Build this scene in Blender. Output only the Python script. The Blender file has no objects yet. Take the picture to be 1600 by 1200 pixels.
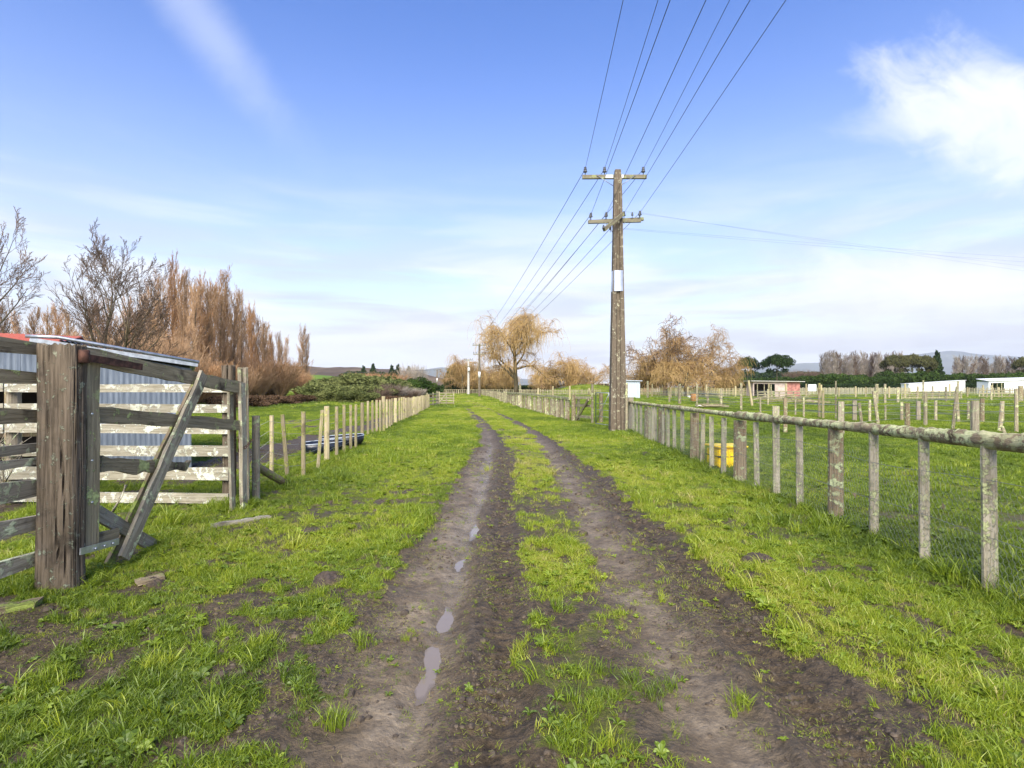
import bpy, math, random
import numpy as np
from mathutils import Vector, Matrix, Euler
random.seed(7); rng = np.random.default_rng(7)
S = bpy.context.scene; COL = S.collection
# ------------------------------------------------------------------ camera, world, sun, exposure
F, HC, HY = 850.0, 1.5, 605.0
cam = bpy.data.cameras.new('camera'); co = bpy.data.objects.new('camera', cam); COL.objects.link(co)
co.location = (0, 0, HC); co.rotation_euler = (math.pi/2, 0, 0)
cam.sensor_width = 36; cam.lens = F/1600*36; cam.shift_y = 5/1600; cam.clip_start = .05; cam.clip_end = 30000
S.camera = co
SUN_EL, SUN_ROT = math.radians(40), math.radians(186)
S.view_settings.view_transform = 'Standard'; S.view_settings.look = 'None'
S.view_settings.gamma = 1; S.view_settings.use_curve_mapping = False
S.view_settings.exposure = .95

class NT:
    """tiny node helper"""
    def __init__(s, tree): s.t = tree; s.n = tree.nodes; s.l = tree.links
    def new(s, typ, **kw):
        n = s.n.new(typ)
        for k, v in kw.items(): setattr(n, k, v)
        return n
    def put(s, sock, v):
        if isinstance(v, bpy.types.NodeSocket): s.l.new(v, sock)
        elif v is not None: sock.default_value = v
    def math(s, op, a, b=None, c=None, clamp=False):
        n = s.new('ShaderNodeMath', operation=op); n.use_clamp = clamp
        for i, v in enumerate((a, b, c)):
            if v is not None: s.put(n.inputs[i], v)
        return n.outputs[0]
    def mix(s, f, a, b, blend='MIX'):
        n = s.new('ShaderNodeMix', data_type='RGBA', blend_type=blend)
        s.put(n.inputs[0], f)
        for i, v in ((6, a), (7, b)):
            if isinstance(v, tuple) and len(v) == 3: v = (*v, 1)
            s.put(n.inputs[i], v)
        return n.outputs[2]
    def ramp(s, f, stops, interp='LINEAR'):
        n = s.new('ShaderNodeValToRGB'); r = n.color_ramp; r.interpolation = interp
        while len(r.elements) < len(stops): r.elements.new(.5)
        for e, (p, c) in zip(r.elements, stops):
            e.position = p
            e.color = (*c, 1) if isinstance(c, tuple) else (c, c, c, 1)
        s.put(n.inputs[0], f); return n.outputs[0]
    def noise(s, vec=None, scale=5, detail=4, rough=.55, dist=0, out=0):
        n = s.new('ShaderNodeTexNoise'); n.inputs['Scale'].default_value = scale
        n.inputs['Detail'].default_value = detail; n.inputs['Roughness'].default_value = rough
        n.inputs['Distortion'].default_value = dist
        if vec is not None: s.l.new(vec, n.inputs['Vector'])
        return n.outputs[out]
    def mapr(s, v, a, b, c=0., d=1., smooth=True):
        n = s.new('ShaderNodeMapRange'); n.interpolation_type = 'SMOOTHSTEP' if smooth else 'LINEAR'
        s.put(n.inputs[0], v)
        for i, q in enumerate((a, b, c, d)): n.inputs[i+1].default_value = q
        return n.outputs[0]
    def mapping(s, vec, scale=(1, 1, 1), loc=(0, 0, 0), rot=(0, 0, 0)):
        n = s.new('ShaderNodeMapping'); s.l.new(vec, n.inputs[0])
        n.inputs['Location'].default_value = loc; n.inputs['Scale'].default_value = scale
        n.inputs['Rotation'].default_value = rot
        return n.outputs[0]
    def bump(s, h, strength=.5, dist=.02, normal=None):
        n = s.new('ShaderNodeBump'); n.inputs['Strength'].default_value = strength
        n.inputs['Distance'].default_value = dist; s.l.new(h, n.inputs['Height'])
        if normal: s.l.new(normal, n.inputs['Normal'])
        return n.outputs[0]

W = bpy.data.worlds.new('World'); S.world = W; W.use_nodes = True
w = NT(W.node_tree); w.n.clear()
sky = w.new('ShaderNodeTexSky', sky_type='NISHITA'); sky.sun_disc = False
sky.sun_elevation = SUN_EL; sky.sun_rotation = SUN_ROT; sky.air_density = 1.0; sky.dust_density = .3; sky.ozone_density = 2.0
gen = w.new('ShaderNodeTexCoord').outputs['Generated']
sx = w.new('ShaderNodeSeparateXYZ'); w.l.new(gen, sx.inputs[0]); X_, Y_, Z_ = sx.outputs
zc = w.math('MAXIMUM', Z_, 0.0)
hs = w.new('ShaderNodeHueSaturation'); hs.inputs['Hue'].default_value = .512; hs.inputs['Saturation'].default_value = 1.22; hs.inputs['Value'].default_value = 1.25
w.l.new(sky.outputs[0], hs.inputs['Color'])
blue = w.mix(1.0, hs.outputs[0], (.88, 1.03, 1.22), 'MULTIPLY')
# thin veil that whitens towards the horizon
den = w.math('ADD', zc, .12)
cx = w.math('DIVIDE', X_, den); cy = w.math('DIVIDE', Y_, den)
cv = w.new('ShaderNodeCombineXYZ'); w.l.new(cx, cv.inputs[0]); w.l.new(cy, cv.inputs[1]); CV = cv.outputs[0]
nlow = w.noise(CV, .9, 6, .55, .3)
nbig = w.noise(CV, .45, 3, .5, .2)
veil = w.mapr(zc, .0, .62, 1.0, .0, False)
veil = w.math('POWER', veil, 2.0)
veil = w.math('MULTIPLY', veil, w.mapr(nbig, .25, .75, .85, 1.08))
sky1 = w.mix(w.math('MINIMUM', veil, .96), blue, (6.3, 6.45, 6.7))
# grey stratus streaks low over the horizon
st = w.mapping(gen, (2.0, 2.0, 16.0))
nst = w.noise(st, 1.6, 6, .55, .4)
stm = w.math('MULTIPLY', w.mapr(nst, .38, .62), w.mapr(zc, .06, .36, .9, .0))
sky2 = w.mix(stm, sky1, (3.85, 4.0, 4.35))
nst2 = w.noise(w.mapping(gen, (1.4, 1.4, 9.0), (3, 1, 2)), 2.0, 6, .55, .4)
stm2 = w.math('MULTIPLY', w.mapr(nst2, .42, .68), w.mapr(zc, .05, .42, .85, .0))
sky2 = w.mix(stm2, sky2, (6.7, 6.75, 6.9))
# placed clouds: tangent-plane coordinates of the northern half of the sky
ys = w.math('MAXIMUM', Y_, .05)
u = w.math('DIVIDE', X_, ys); v = w.math('DIVIDE', Z_, ys)
uv = w.new('ShaderNodeCombineXYZ'); w.l.new(u, uv.inputs[0]); w.l.new(v, uv.inputs[1]); UV = uv.outputs[0]
nc = w.noise(UV, 2.6, 8, .58, .5)
nf = w.noise(w.mapping(UV, (1, 1.5, 1)), 8, 8, .65, 1.2)
def blob(cu, cv_, ru, rv, rot):
    m = w.new('ShaderNodeMapping', vector_type='TEXTURE'); w.l.new(UV, m.inputs[0])
    m.inputs['Location'].default_value = (cu, cv_, 0); m.inputs['Rotation'].default_value = (0, 0, rot); m.inputs['Scale'].default_value = (ru, rv, 1)
    ln = w.new('ShaderNodeVectorMath', operation='LENGTH'); w.l.new(m.outputs[0], ln.inputs[0])
    return ln.outputs['Value']
def cloud(prev, d, amt, col, na=1.0, lo=.0, hi=.55, up=1.0):
    k = w.math('SUBTRACT', 1.0, d)
    k = w.math('ADD', k, w.math('MULTIPLY', w.math('SUBTRACT', nc, .5), na*2))
    k = w.math('ADD', k, w.math('MULTIPLY', w.math('SUBTRACT', nf, .5), na*.7))
    return w.mix(w.math('MULTIPLY', w.mapr(k, lo, hi), amt), prev, col)
sky3 = cloud(sky2, blob(.92, .46, .36, .14, -.38), .72, (6.6, 6.7, 7.0), 1.5, .0, .95)
sky3 = cloud(sky3, blob(.80, .50, .26, .07, .12), .62, (6.2,6.4,7), .8, .0, .8)
sky3 = cloud(sky3, blob(.80, .16, .50, .12, .0), .6, (6.2,6.3,6.6), .7, -.1, .9)
sky3 = cloud(sky3, blob(-.56, .66, .34, .07, -.90), .30, (6.3, 6.6, 7.3), .55, -.1, .95)
sky3 = cloud(sky3, blob(.78, .2, .3, .09, -.1), .6, (6.7,6.8,7.0), 1.2, .0, .9)
sky3 = cloud(sky3, blob(.1, .1, .7, .07, .0), .5, (6.0,6.1,6.4), .7, -.1, .9)
gate = w.mapr(Y_, .05, .3)
skyf = w.mix(gate, sky2, sky3)
bg = w.new('ShaderNodeBackground'); bg.inputs['Strength'].default_value = .094
w.l.new(skyf, bg.inputs[0])
wo = w.new('ShaderNodeOutputWorld'); w.l.new(bg.outputs[0], wo.inputs[0])

sl = bpy.data.lights.new('sun', 'SUN'); so = bpy.data.objects.new('sun', sl); COL.objects.link(so)
sl.energy = 4.4; sl.angle = math.radians(45); sl.color = (1, .92, .77)
sd = Vector((math.sin(SUN_ROT)*math.cos(SUN_EL), math.cos(SUN_ROT)*math.cos(SUN_EL), math.sin(SUN_EL)))
so.rotation_euler = sd.to_track_quat('Z', 'Y').to_euler(); so.location = (0, 0, 30)

# ------------------------------------------------------------------ helpers
def P(px, py, d): return Vector(((px-800)/F*d, d, HC-(py-HY)/F*d))
def G(px, py):
    d = HC*F/(py-HY); return ((px-800)/F*d, d)
def mesh(name, v, f, smooth=False, attrs=None):
    """v (N,3); f list of index tuples or an (M,k) array"""
    m = bpy.data.meshes.new(name); v = np.asarray(v, np.float32)
    m.vertices.add(len(v)); m.vertices.foreach_set('co', v.ravel())
    if isinstance(f, np.ndarray):
        k = f.shape[1]; n = len(f)
        m.loops.add(n*k); m.loops.foreach_set('vertex_index', f.astype(np.int32).ravel())
        m.polygons.add(n); m.polygons.foreach_set('loop_start', np.arange(0, n*k, k, dtype=np.int32))
    else:
        tot = sum(len(a) for a in f); m.loops.add(tot)
        m.loops.foreach_set('vertex_index', np.fromiter((i for a in f for i in a), np.int32, tot))
        m.polygons.add(len(f)); st_ = np.cumsum([0]+[len(a) for a in f[:-1]]).astype(np.int32)
        m.polygons.foreach_set('loop_start', st_)
    m.polygons.foreach_set('use_smooth', np.full(len(m.polygons), bool(smooth)))
    for k_, a in (attrs or {}).items():
        at = m.attributes.new(k_, 'FLOAT', 'POINT'); at.data.foreach_set('value', np.asarray(a, np.float32))
    m.update(calc_edges=True); m.validate(); return m
def ob(name, me, mat, parent=None, loc=(0, 0, 0), rot=None, mtx=None):
    o = bpy.data.objects.new(name, me)
    if mat is not None and len(me.materials) == 0: me.materials.append(mat)
    COL.objects.link(o)
    if mtx is not None: o.matrix_basis = mtx
    else:
        o.location = loc
        if rot is not None: o.rotation_euler = rot
    if parent is not None:
        o.parent = parent; o.location = o.location - parent.location
    return o
def thing(name, label, cat, loc=(0, 0, 0), group=None):
    o = bpy.data.objects.new(name, None); o.empty_display_size = .2; COL.objects.link(o); o.location = loc
    return tag(o, label, cat, group)
def tag(o, label, cat, group=None, kind=None):
    if label: o['label'] = label
    if cat: o['category'] = cat
    if group: o['group'] = group
    if kind: o['kind'] = kind
    return o
def copy_thing(src, loc, label=None, rz=0, sc=1.0, kids=None):
    o = src.copy(); COL.objects.link(o); o.location = loc; o.rotation_euler = (0, 0, rz)
    o.scale = (sc, sc, sc) if not isinstance(sc, tuple) else sc
    if label: o['label'] = label
    for ch in (kids or list(src.children)):
        c = ch.copy(); COL.objects.link(c); c.parent = o
    return o
_T = rng.random((256, 256))
def vn(x, y, s=0):
    x = np.asarray(x, float)+s*17.31; y = np.asarray(y, float)+s*9.77
    xi = np.floor(x).astype(int); yi = np.floor(y).astype(int); fx = x-xi; fy = y-yi
    fx = fx*fx*(3-2*fx); fy = fy*fy*(3-2*fy)
    a = _T[xi & 255, yi & 255]; b = _T[(xi+1) & 255, yi & 255]; c = _T[xi & 255, (yi+1) & 255]; d = _T[(xi+1) & 255, (yi+1) & 255]
    return (a*(1-fx)+b*fx)*(1-fy)+(c*(1-fx)+d*fx)*fy
def fbm(x, y, o=4, s=0, g=.5):
    t = 0; a = 1; n = 0
    for i in range(o): t = t+a*vn(x*2**i, y*2**i, s+i*3); n += a; a *= g
    return t/n
def sst(a, b, x):
    t = np.clip((x-a)/(b-a), 0, 1); return t*t*(3-2*t)

# ------------------------------------------------------------------ materials
def M(name):
    m = bpy.data.materials.new(name); m.use_nodes = True; t = NT(m.node_tree)
    p = t.n['Principled BSDF']; return m, t, p
def setp(t, p, col=None, rough=None, metal=None, normal=None, spec=None):
    if col is not None:
        if isinstance(col, tuple) and len(col) == 3: col = (*col, 1)
        t.put(p.inputs['Base Color'], col)
    t.put(p.inputs['Roughness'], rough); t.put(p.inputs['Metallic'], metal)
    if normal is not None: t.put(p.inputs['Normal'], normal)
    if spec is not None: t.put(p.inputs['Specular IOR Level'], spec)
def wood(name, axis, c1, c2, dark, lichen=None, lamt=.5, black=.3, lscale=9, vary=.35, paint=None):
    """weathered timber, grain along local axis 'X' or 'Z'"""
    m, t, p = M(name); oc = t.new('ShaderNodeTexCoord').outputs['Object']
    oi = t.new('ShaderNodeObjectInfo')
    ad = t.new('ShaderNodeVectorMath', operation='ADD'); t.l.new(oc, ad.inputs[0])
    sc = t.new('ShaderNodeVectorMath', operation='SCALE'); t.l.new(oi.outputs['Location'], sc.inputs[0]); sc.inputs['Scale'].default_value = 3.7
    t.l.new(sc.outputs[0], ad.inputs[1]); v = ad.outputs[0]
    s = (.6, 14, 14) if axis == 'X' else (14, 14, .6)
    g = t.noise(t.mapping(v, s), 3.5, 6, .62, .4)
    g2 = t.noise(t.mapping(v, tuple(a*3 for a in s)), 4, 3, .6)
    big = t.noise(v, 2.6, 4, .6)
    c = t.mix(t.mapr(g, .33, .68), c1, c2)
    c = t.mix(t.mapr(g2, .56, .75, 0, .75), c, dark)
    c = t.mix(t.math('MULTIPLY', t.mapr(big, .56, .72), black*2, clamp=True), c, tuple(a*.55 for a in dark))
    if paint: c = t.mix(t.mapr(t.noise(v, 7, 4, .6), .42, .55, 0, .8), c, paint)
    hgt = t.math('ADD', g, t.math('MULTIPLY', g2, .5))
    if lichen:
        ln = t.noise(v, lscale, 6, .7, .3); ln2 = t.noise(v, 2.1, 2, .5)
        f = t.math('MULTIPLY', t.mapr(ln, .60-.2*lamt, .66-.2*lamt), t.mapr(ln2, .35, .6, .35, 1))
        c = t.mix(f, c, t.mix(t.mapr(t.noise(v, 33, 3, .6), .35, .7), lichen, tuple(min(.7, a*1.6) for a in lichen)))
        hgt = t.math('ADD', hgt, t.math('MULTIPLY', f, .6))
    r = t.math('MULTIPLY', t.math('SUBTRACT', oi.outputs['Random'], .5), vary*2)
    c = t.mix(1.0, c, (1, 1, 1), 'MULTIPLY')
    hv = t.new('ShaderNodeHueSaturation'); t.l.new(c, hv.inputs['Color']); t.l.new(t.math('ADD', r, 1.0), hv.inputs['Value'])
    setp(t, p, hv.outputs[0], .88, normal=t.bump(hgt, .9, .012), spec=.25); return m
def plain(name, col, rough=.7, metal=0, var=.25, scale=6, col2=None, bmp=.2, spec=None):
    m, t, p = M(name); oc = t.new('ShaderNodeTexCoord').outputs['Object']
    n = t.noise(oc, scale, 5, .6)
    c = t.mix(t.mapr(n, .35, .68), tuple(a*(1-var) for a in col), col2 or tuple(min(1, a*(1+var)) for a in col))
    setp(t, p, c, rough, metal, t.bump(n, bmp, .01), spec); return m
MW = {}
MW['bigpost'] = wood('weathered_split_post_wood', 'Z', (.085, .066, .045), (.20, .158, .115), (.024, .018, .013), (.26, .28, .20), .15, .35, 16, .05)
MW['yardX'] = wood('grey_yard_board_wood', 'X', (.22, .19, .135), (.38, .34, .26), (.10, .08, .06), (.42, .47, .28), .35, .35, 8, .18)
MW['gateX'] = wood('grey_green_gate_board_wood', 'X', (.19, .155, .095), (.33, .28, .18), (.07, .052, .038), (.32, .36, .15), .25, .5, 7, .15)
MW['paleX'] = wood('pale_lichen_board_wood', 'X', (.24, .215, .15), (.41, .375, .295), (.10, .078, .055), (.58, .60, .42), .5, .12, 8, .1)
MW['yardZ'] = wood('grey_yard_post_wood', 'Z', (.24, .20, .145), (.42, .365, .275), (.09, .07, .05), (.36, .40, .22), .3, .25, 10, .15)
MW['battenZ'] = wood('pale_batten_wood', 'Z', (.30, .26, .18), (.47, .42, .32), (.10, .078, .05), (.34, .36, .18), .5, .3, 17, .12)
MW['postZ'] = wood('brown_post_wood', 'Z', (.17, .125, .075), (.30, .235, .15), (.07, .05, .035), (.33, .36, .20), .42, .25, 11, .2)
MW['pickZ'] = wood('tan_picket_wood', 'Z', (.30, .245, .14), (.46, .39, .25), (.14, .105, .06), (.32, .32, .10), .35, .3, 10, .32)
MW['farZ'] = wood('mixed_grey_post_wood', 'Z', (.20, .165, .105), (.36, .31, .22), (.12, .09, .06), (.42, .46, .22), .4, .2, 8, .35)
MW['farX'] = wood('far_rail_wood', 'X', (.22, .18, .115), (.36, .31, .21), (.12, .09, .06), (.40, .44, .20), .35, .2, 8, .2)
MW['railX'] = wood('lichen_top_rail_wood', 'X', (.19, .145, .085), (.33, .265, .165), (.085, .06, .04), (.46, .49, .24), .72, .45, 11, .05)
MW['log'] = wood('mossy_log_wood', 'X', (.16, .12, .08), (.27, .22, .14), (.05, .04, .03), (.18, .22, .05), .5, .2, 8, .1)
MW['pole'] = wood('weathered_power_pole', 'Z', (.10, .078, .055), (.20, .16, .115), (.05, .04, .032), (.36, .34, .24), .25, .2, 9, .05)
MW['arm'] = wood('crossarm_wood', 'X', (.14, .125, .085), (.24, .21, .15), (.05, .045, .035), (.24, .26, .12), .4, .2, 9, .1)
rust = plain('rusty_iron', (.085, .038, .025), .8, .3, .5, 18)
galv = plain('galvanised_steel', (.42, .45, .48), .42, .75, .2, 12)
porc = plain('grey_porcelain', (.09, .095, .11), .25, 0, .2, 9)
wirem = plain('galvanised_wire', (.27, .285, .26), .5, .5, .2, 12)
darkwire = plain('overhead_conductor', (.055, .06, .08), .55, .3, .2, 4)
whitep = plain('white_paint', (.72, .72, .71), .6, 0, .06, 3)
concrete = plain('pale_concrete', (.50, .48, .43), .85, 0, .15, 5)
band = plain('aluminium_band', (.62, .63, .66), .28, .9, .12, 4)
yellow = plain('yellow_plastic', (.90, .62, .01), .45, 0, .18, 7)
black = plain('black_plastic', (.012, .014, .02), .35, 0, .3, 9)
navy = plain('dark_blue_plastic', (.010, .014, .026), .3, 0, .3, 6)
redp = plain('faded_red_iron', (.40, .17, .14), .7, 0, .3, 2)
pinkp = plain('faded_pink_iron', (.50, .40, .35), .75, 0, .15, 2)
darkboard_shade = plain('dark_board_and_interior_shade', (.035, .028, .022), .9, 0, .3, 5)  # dark old shed's walls; also shade painted inside the open sheds
crumbm = plain('wet_soil_crumb', (.085, .062, .040), .75, 0, .45, 40, bmp=.5)
soilm = plain('crumbly_soil', (.055, .04, .03), .95, 0, .4, 30, bmp=.9)
def corr(name, c1, c2, rough=.45, metal=.5, stain=None):
    m, t, p = M(name); oc = t.new('ShaderNodeTexCoord').outputs['Object']
    n = t.noise(t.mapping(oc, (9, 9, .7)), 2.4, 5, .6); n2 = t.noise(oc, 1.3, 3, .5)
    c = t.mix(t.mapr(n, .3, .7), c1, c2)
    if stain: c = t.mix(t.mapr(n2, .5, .68, 0, .7), c, stain)
    setp(t, p, c, rough, metal); return m
ironwall = corr('blue_grey_corrugated_iron', (.10, .125, .16), (.185, .22, .27), .55, .25)
ironred = corr('rust_red_roof_iron', (.42, .075, .035), (.60, .16, .08), .75, 0, (.35, .12, .07))
irongrey = corr('plain_grey_roof_iron', (.30, .34, .39), (.42, .47, .52), .4, .5)
irongrey2 = corr('light_grey_shed_iron', (.42, .47, .54), (.52, .58, .66), .5, .2)
ironwhite = corr('white_painted_iron', (.70, .71, .72), (.80, .80, .80), .6, 0)

def ground_mat():
    m, t, p = M('ground_grass_and_mud'); oc = t.new('ShaderNodeTexCoord').outputs['Object']
    at = lambda n: t.new('ShaderNodeAttribute', attribute_name=n).outputs['Fac']
    mud, wet, yel, shelf = at('mud'), at('wet'), at('yel'), at('shelf')
    n1 = t.noise(oc, 2.2, 6, .6); n2 = t.noise(oc, 15, 8, .72); n3 = t.noise(oc, 85, 4, .75); nb = t.noise(oc, .35, 5, .6)
    ng = t.noise(t.mapping(oc, (1, .5, 1)), 5.5, 6, .75)
    mc = t.mix(t.mapr(n2, .32, .68), (.040, .028, .015), (.142, .101, .057))
    mc = t.mix(t.mapr(n3, .5, .75, 0, .55), mc, (.032, .023, .018))
    mc = t.mix(t.math('MULTIPLY', shelf, t.mapr(n2, .25, .72, .35, 1)), mc, t.mix(t.mapr(n1, .35, .65), (.14, .103, .062), (.31, .245, .165)))
    gc = t.mix(t.mapr(ng, .3, .7), (.085, .12, .011), (.24, .29, .018))
    gc = t.mix(t.mapr(nb, .42, .62, 0, .5), gc, (.25, .26, .03))
    gc = t.mix(t.math('MULTIPLY', yel, .75), gc, t.mix(t.mapr(ng, .3, .7), (.15, .165, .03), (.30, .29, .065)))
    gc = t.mix(t.mapr(n3, .52, .8, 0, .5), gc, (.045, .055, .012))
    gc = t.mix(t.math('MULTIPLY', at('near'), .8), gc, t.mix(t.mapr(n2, .35, .65), (.05, .048, .014), (.115, .12, .028)))
    e = t.math('ADD', mud, t.math('MULTIPLY', t.math('SUBTRACT', n2, .5), .9))
    e = t.math('ADD', e, t.math('MULTIPLY', t.math('SUBTRACT', n3, .5), .5))
    f = t.mapr(e, .36, .58)
    c = t.mix(f, gc, mc)
    wn = t.mapr(t.math('ADD', wet, t.math('MULTIPLY', t.math('SUBTRACT', n2, .5), 1.3)), .5, .95)
    rough = t.math('SUBTRACT', t.math('SUBTRACT', .88, t.math('MULTIPLY', f, .26)), t.math('MULTIPLY', wn, .42))
    vo = t.new('ShaderNodeTexVoronoi'); vo.inputs['Scale'].default_value = 38; t.l.new(t.noise(oc, 5, 3, .6, out=1), vo.inputs['Vector']) if False else t.l.new(oc, vo.inputs['Vector'])
    h = t.math('ADD', t.math('MULTIPLY', n2, 1.25), t.math('MULTIPLY', n3, .5)); h = t.math('SUBTRACT', h, t.math('MULTIPLY', vo.outputs['Distance'], .35))
    h = t.math('ADD', h, t.math('MULTIPLY', n1, .4))
    bs = t.new('ShaderNodeBump'); bs.inputs['Distance'].default_value = .045; t.l.new(h, bs.inputs['Height'])
    t.put(bs.inputs['Strength'], t.math('SUBTRACT', .85, t.math('MULTIPLY', shelf, .35)))
    setp(t, p, c, rough, normal=bs.outputs[0], spec=.35); return m
def grass_mat(name, stops, attr_type='INSTANCER'):
    m, t, p = M(name)
    a = t.new('ShaderNodeAttribute', attribute_name='tint'); a.attribute_type = attr_type
    b = t.new('ShaderNodeAttribute', attribute_name='bl')
    f = t.math('ADD', t.math('MULTIPLY', a.outputs['Fac'], .78), t.math('MULTIPLY', b.outputs['Fac'], .22))
    c = t.ramp(f, stops)
    t.n.remove(p)
    d = t.new('ShaderNodeBsdfDiffuse'); tr = t.new('ShaderNodeBsdfTranslucent'); gl = t.new('ShaderNodeBsdfGlossy')
    t.l.new(c, d.inputs[0]); t.l.new(c, tr.inputs[0]); gl.inputs['Roughness'].default_value = .5
    gl.inputs[0].default_value = (1, 1, 1, 1)
    m1 = t.new('ShaderNodeMixShader'); m1.inputs[0].default_value = .38; t.l.new(d.outputs[0], m1.inputs[1]); t.l.new(tr.outputs[0], m1.inputs[2])
    m2 = t.new('ShaderNodeMixShader'); m2.inputs[0].default_value = .035; t.l.new(m1.outputs[0], m2.inputs[1]); t.l.new(gl.outputs[0], m2.inputs[2])
    t.l.new(m2.outputs[0], t.n['Material Output'].inputs[0]); return m
GR = [(0, (.05, .085, .012)), (.3, (.13, .20, .012)), (.52, (.25, .335, .016)), (.72, (.37, .42, .03)), (.88, (.46, .43, .10)), (1, (.46, .36, .19))]
MG = grass_mat('grass_blades', GR)
def leafm(name, a, b, tr=.2, scale=.8):
    m, t, p = M(name); oc = t.new('ShaderNodeTexCoord').outputs['Object']; oi = t.new('ShaderNodeObjectInfo')
    n = t.noise(oc, scale, 4, .6); n2 = t.noise(oc, scale*9, 3, .7)
    f = t.math('ADD', t.math('MULTIPLY', n, .6), t.math('MULTIPLY', n2, .4))
    c = t.mix(t.mapr(f, .36, .64), a, b)
    hv = t.new('ShaderNodeHueSaturation'); t.l.new(c, hv.inputs['Color'])
    t.l.new(t.math('ADD', .8, t.math('MULTIPLY', oi.outputs['Random'], .4)), hv.inputs['Value'])
    t.n.remove(p)
    d = t.new('ShaderNodeBsdfDiffuse'); q = t.new('ShaderNodeBsdfTranslucent'); t.l.new(hv.outputs[0], d.inputs[0]); t.l.new(hv.outputs[0], q.inputs[0])
    ms = t.new('ShaderNodeMixShader'); ms.inputs[0].default_value = tr; t.l.new(d.outputs[0], ms.inputs[1]); t.l.new(q.outputs[0], ms.inputs[2])
    t.l.new(ms.outputs[0], t.n['Material Output'].inputs[0]); return m
bark = leafm('bare_tree_bark', (.09, .075, .048), (.17, .14, .09), 0, 1.5)
twig_grey = leafm('grey_brown_twigs', (.12, .085, .065), (.20, .145, .11), 0)
twig_brown = leafm('brown_poplar_twigs', (.28, .175, .10), (.43, .285, .17), 0)
twig_orange = leafm('orange_osier_twigs', (.31, .175, .085), (.46, .275, .145), 0)
twig_willow = leafm('golden_willow_twigs', (.33, .215, .085), (.52, .36, .16), .1)
leaf_bram = leafm('reddish_bramble_leaves', (.075, .05, .03), (.20, .125, .075), .1, 1.2)
twig_dark = leafm('dark_bramble_stems', (.13, .075, .055), (.24, .145, .10), 0, 2)
twig_pale = leafm('pale_grey_twigs', (.26, .22, .185), (.38, .33, .28), 0)
leaf_olive = leafm('olive_shrub_leaves', (.085, .105, .035), (.22, .235, .085), .25)
leaf_dark = leafm('dark_evergreen_leaves', (.018, .034, .014), (.05, .08, .026), .1)
leaf_hedge = leafm('shelter_hedge_leaves', (.028, .055, .014), (.085, .13, .03), .15, .4)
leaf_mac = leafm('brownish_evergreen_leaves', (.06, .065, .025), (.13, .125, .055), .1)

# ------------------------------------------------------------------ ground
def ctr(d):   # centre line of the track
    return np.interp(d, [-40, 10, 14, 18, 23, 36, 60, 110, 300], [0, 0, -.08, -.35, -.85, -2.5, -5.4, -11.5, -34])
def mud_mask(x, y):
    d = np.asarray(y, float); uu = x-ctr(d)
    en = (fbm(x*1.9, y*1.1, 4, 5)-.5)*.42+(fbm(x*9, y*7, 3, 6)-.5)*.22
    lo = np.interp(d, [0, 3, 12, 20, 40], [-.82, -.92, -.90, -.72, -.62]); hi = np.interp(d, [0, 12, 20, 40], [.08, .08, -.1, -.2])
    lo2 = np.interp(d, [0, 3, 8, 20, 40], [.62, .60, .66, .80, .85]); hi2 = np.interp(d, [0, 3, 8, 12, 20, 40], [1.55, 1.62, 1.62, 1.5, 1.35, 1.2])
    a = np.minimum(uu-lo, hi-uu)+en*.6; b = np.minimum(uu-lo2, hi2-uu)+en*.75
    k = np.maximum(sst(-.06, .10, a), sst(-.06, .12, b))
    k = k*np.interp(d, [0, 20, 40, 80], [1, .95, .6, .3])
    mid = np.where((uu > hi-.05) & (uu < lo2+.05), sst(.50, .64, .5*fbm(x*2.2, y*1.2, 4, 31)+.5*fbm(x*6, y*4, 3, 32))*np.interp(d, [0, 10, 22], [.9, .5, .1]), 0)
    # bare scuffed patches in the verges
    pn = .35*fbm(x*1.5+3, y*1.1, 4, 11, .6)+.65*fbm(x*5.0+3, y*3.8, 4, 12, .65)
    lft = sst(-.7, -1.2, uu)*np.interp(d, [0, 3, 5, 7, 11], [.062, .047, .008, -.04, -.2])
    rgt = sst(1.3, 1.8, uu)*np.interp(d, [0, 2.5, 4, 6], [.04, .02, -.05, -.2])
    edge = np.exp(-np.minimum(np.abs(uu-lo), np.abs(uu-hi2))/.3)*.09*np.interp(d, [0, 15, 30], [1, .7, 0])
    pt = sst(.55, .63, pn+lft+rgt+edge-.03)
    strip = sst(-4.75, -5.0, x)*sst(-6.6, -6.2, x+.3*(fbm(x*.7, y*.5, 3, 2)-.5))*sst(7.5, 9.5, d)*sst(34, 27, d)*sst(.34, .5, fbm(x*1.3, y*1.3, 3, 77)+.08)
    yard = sst(-4.1, -5.5, x)*sst(12, 8, d)*sst(.54, .62, fbm(x*.9, y*.9, 4, 21))*.8*(d > 2)
    far = (d > 16)*sst(.66, .74, fbm(x*.25, y*.16, 4, 90))*.7*(np.abs(uu) > 4)
    return np.clip(np.maximum.reduce([k, mid, pt*.95, strip, yard, far]), 0, 1)
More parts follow.
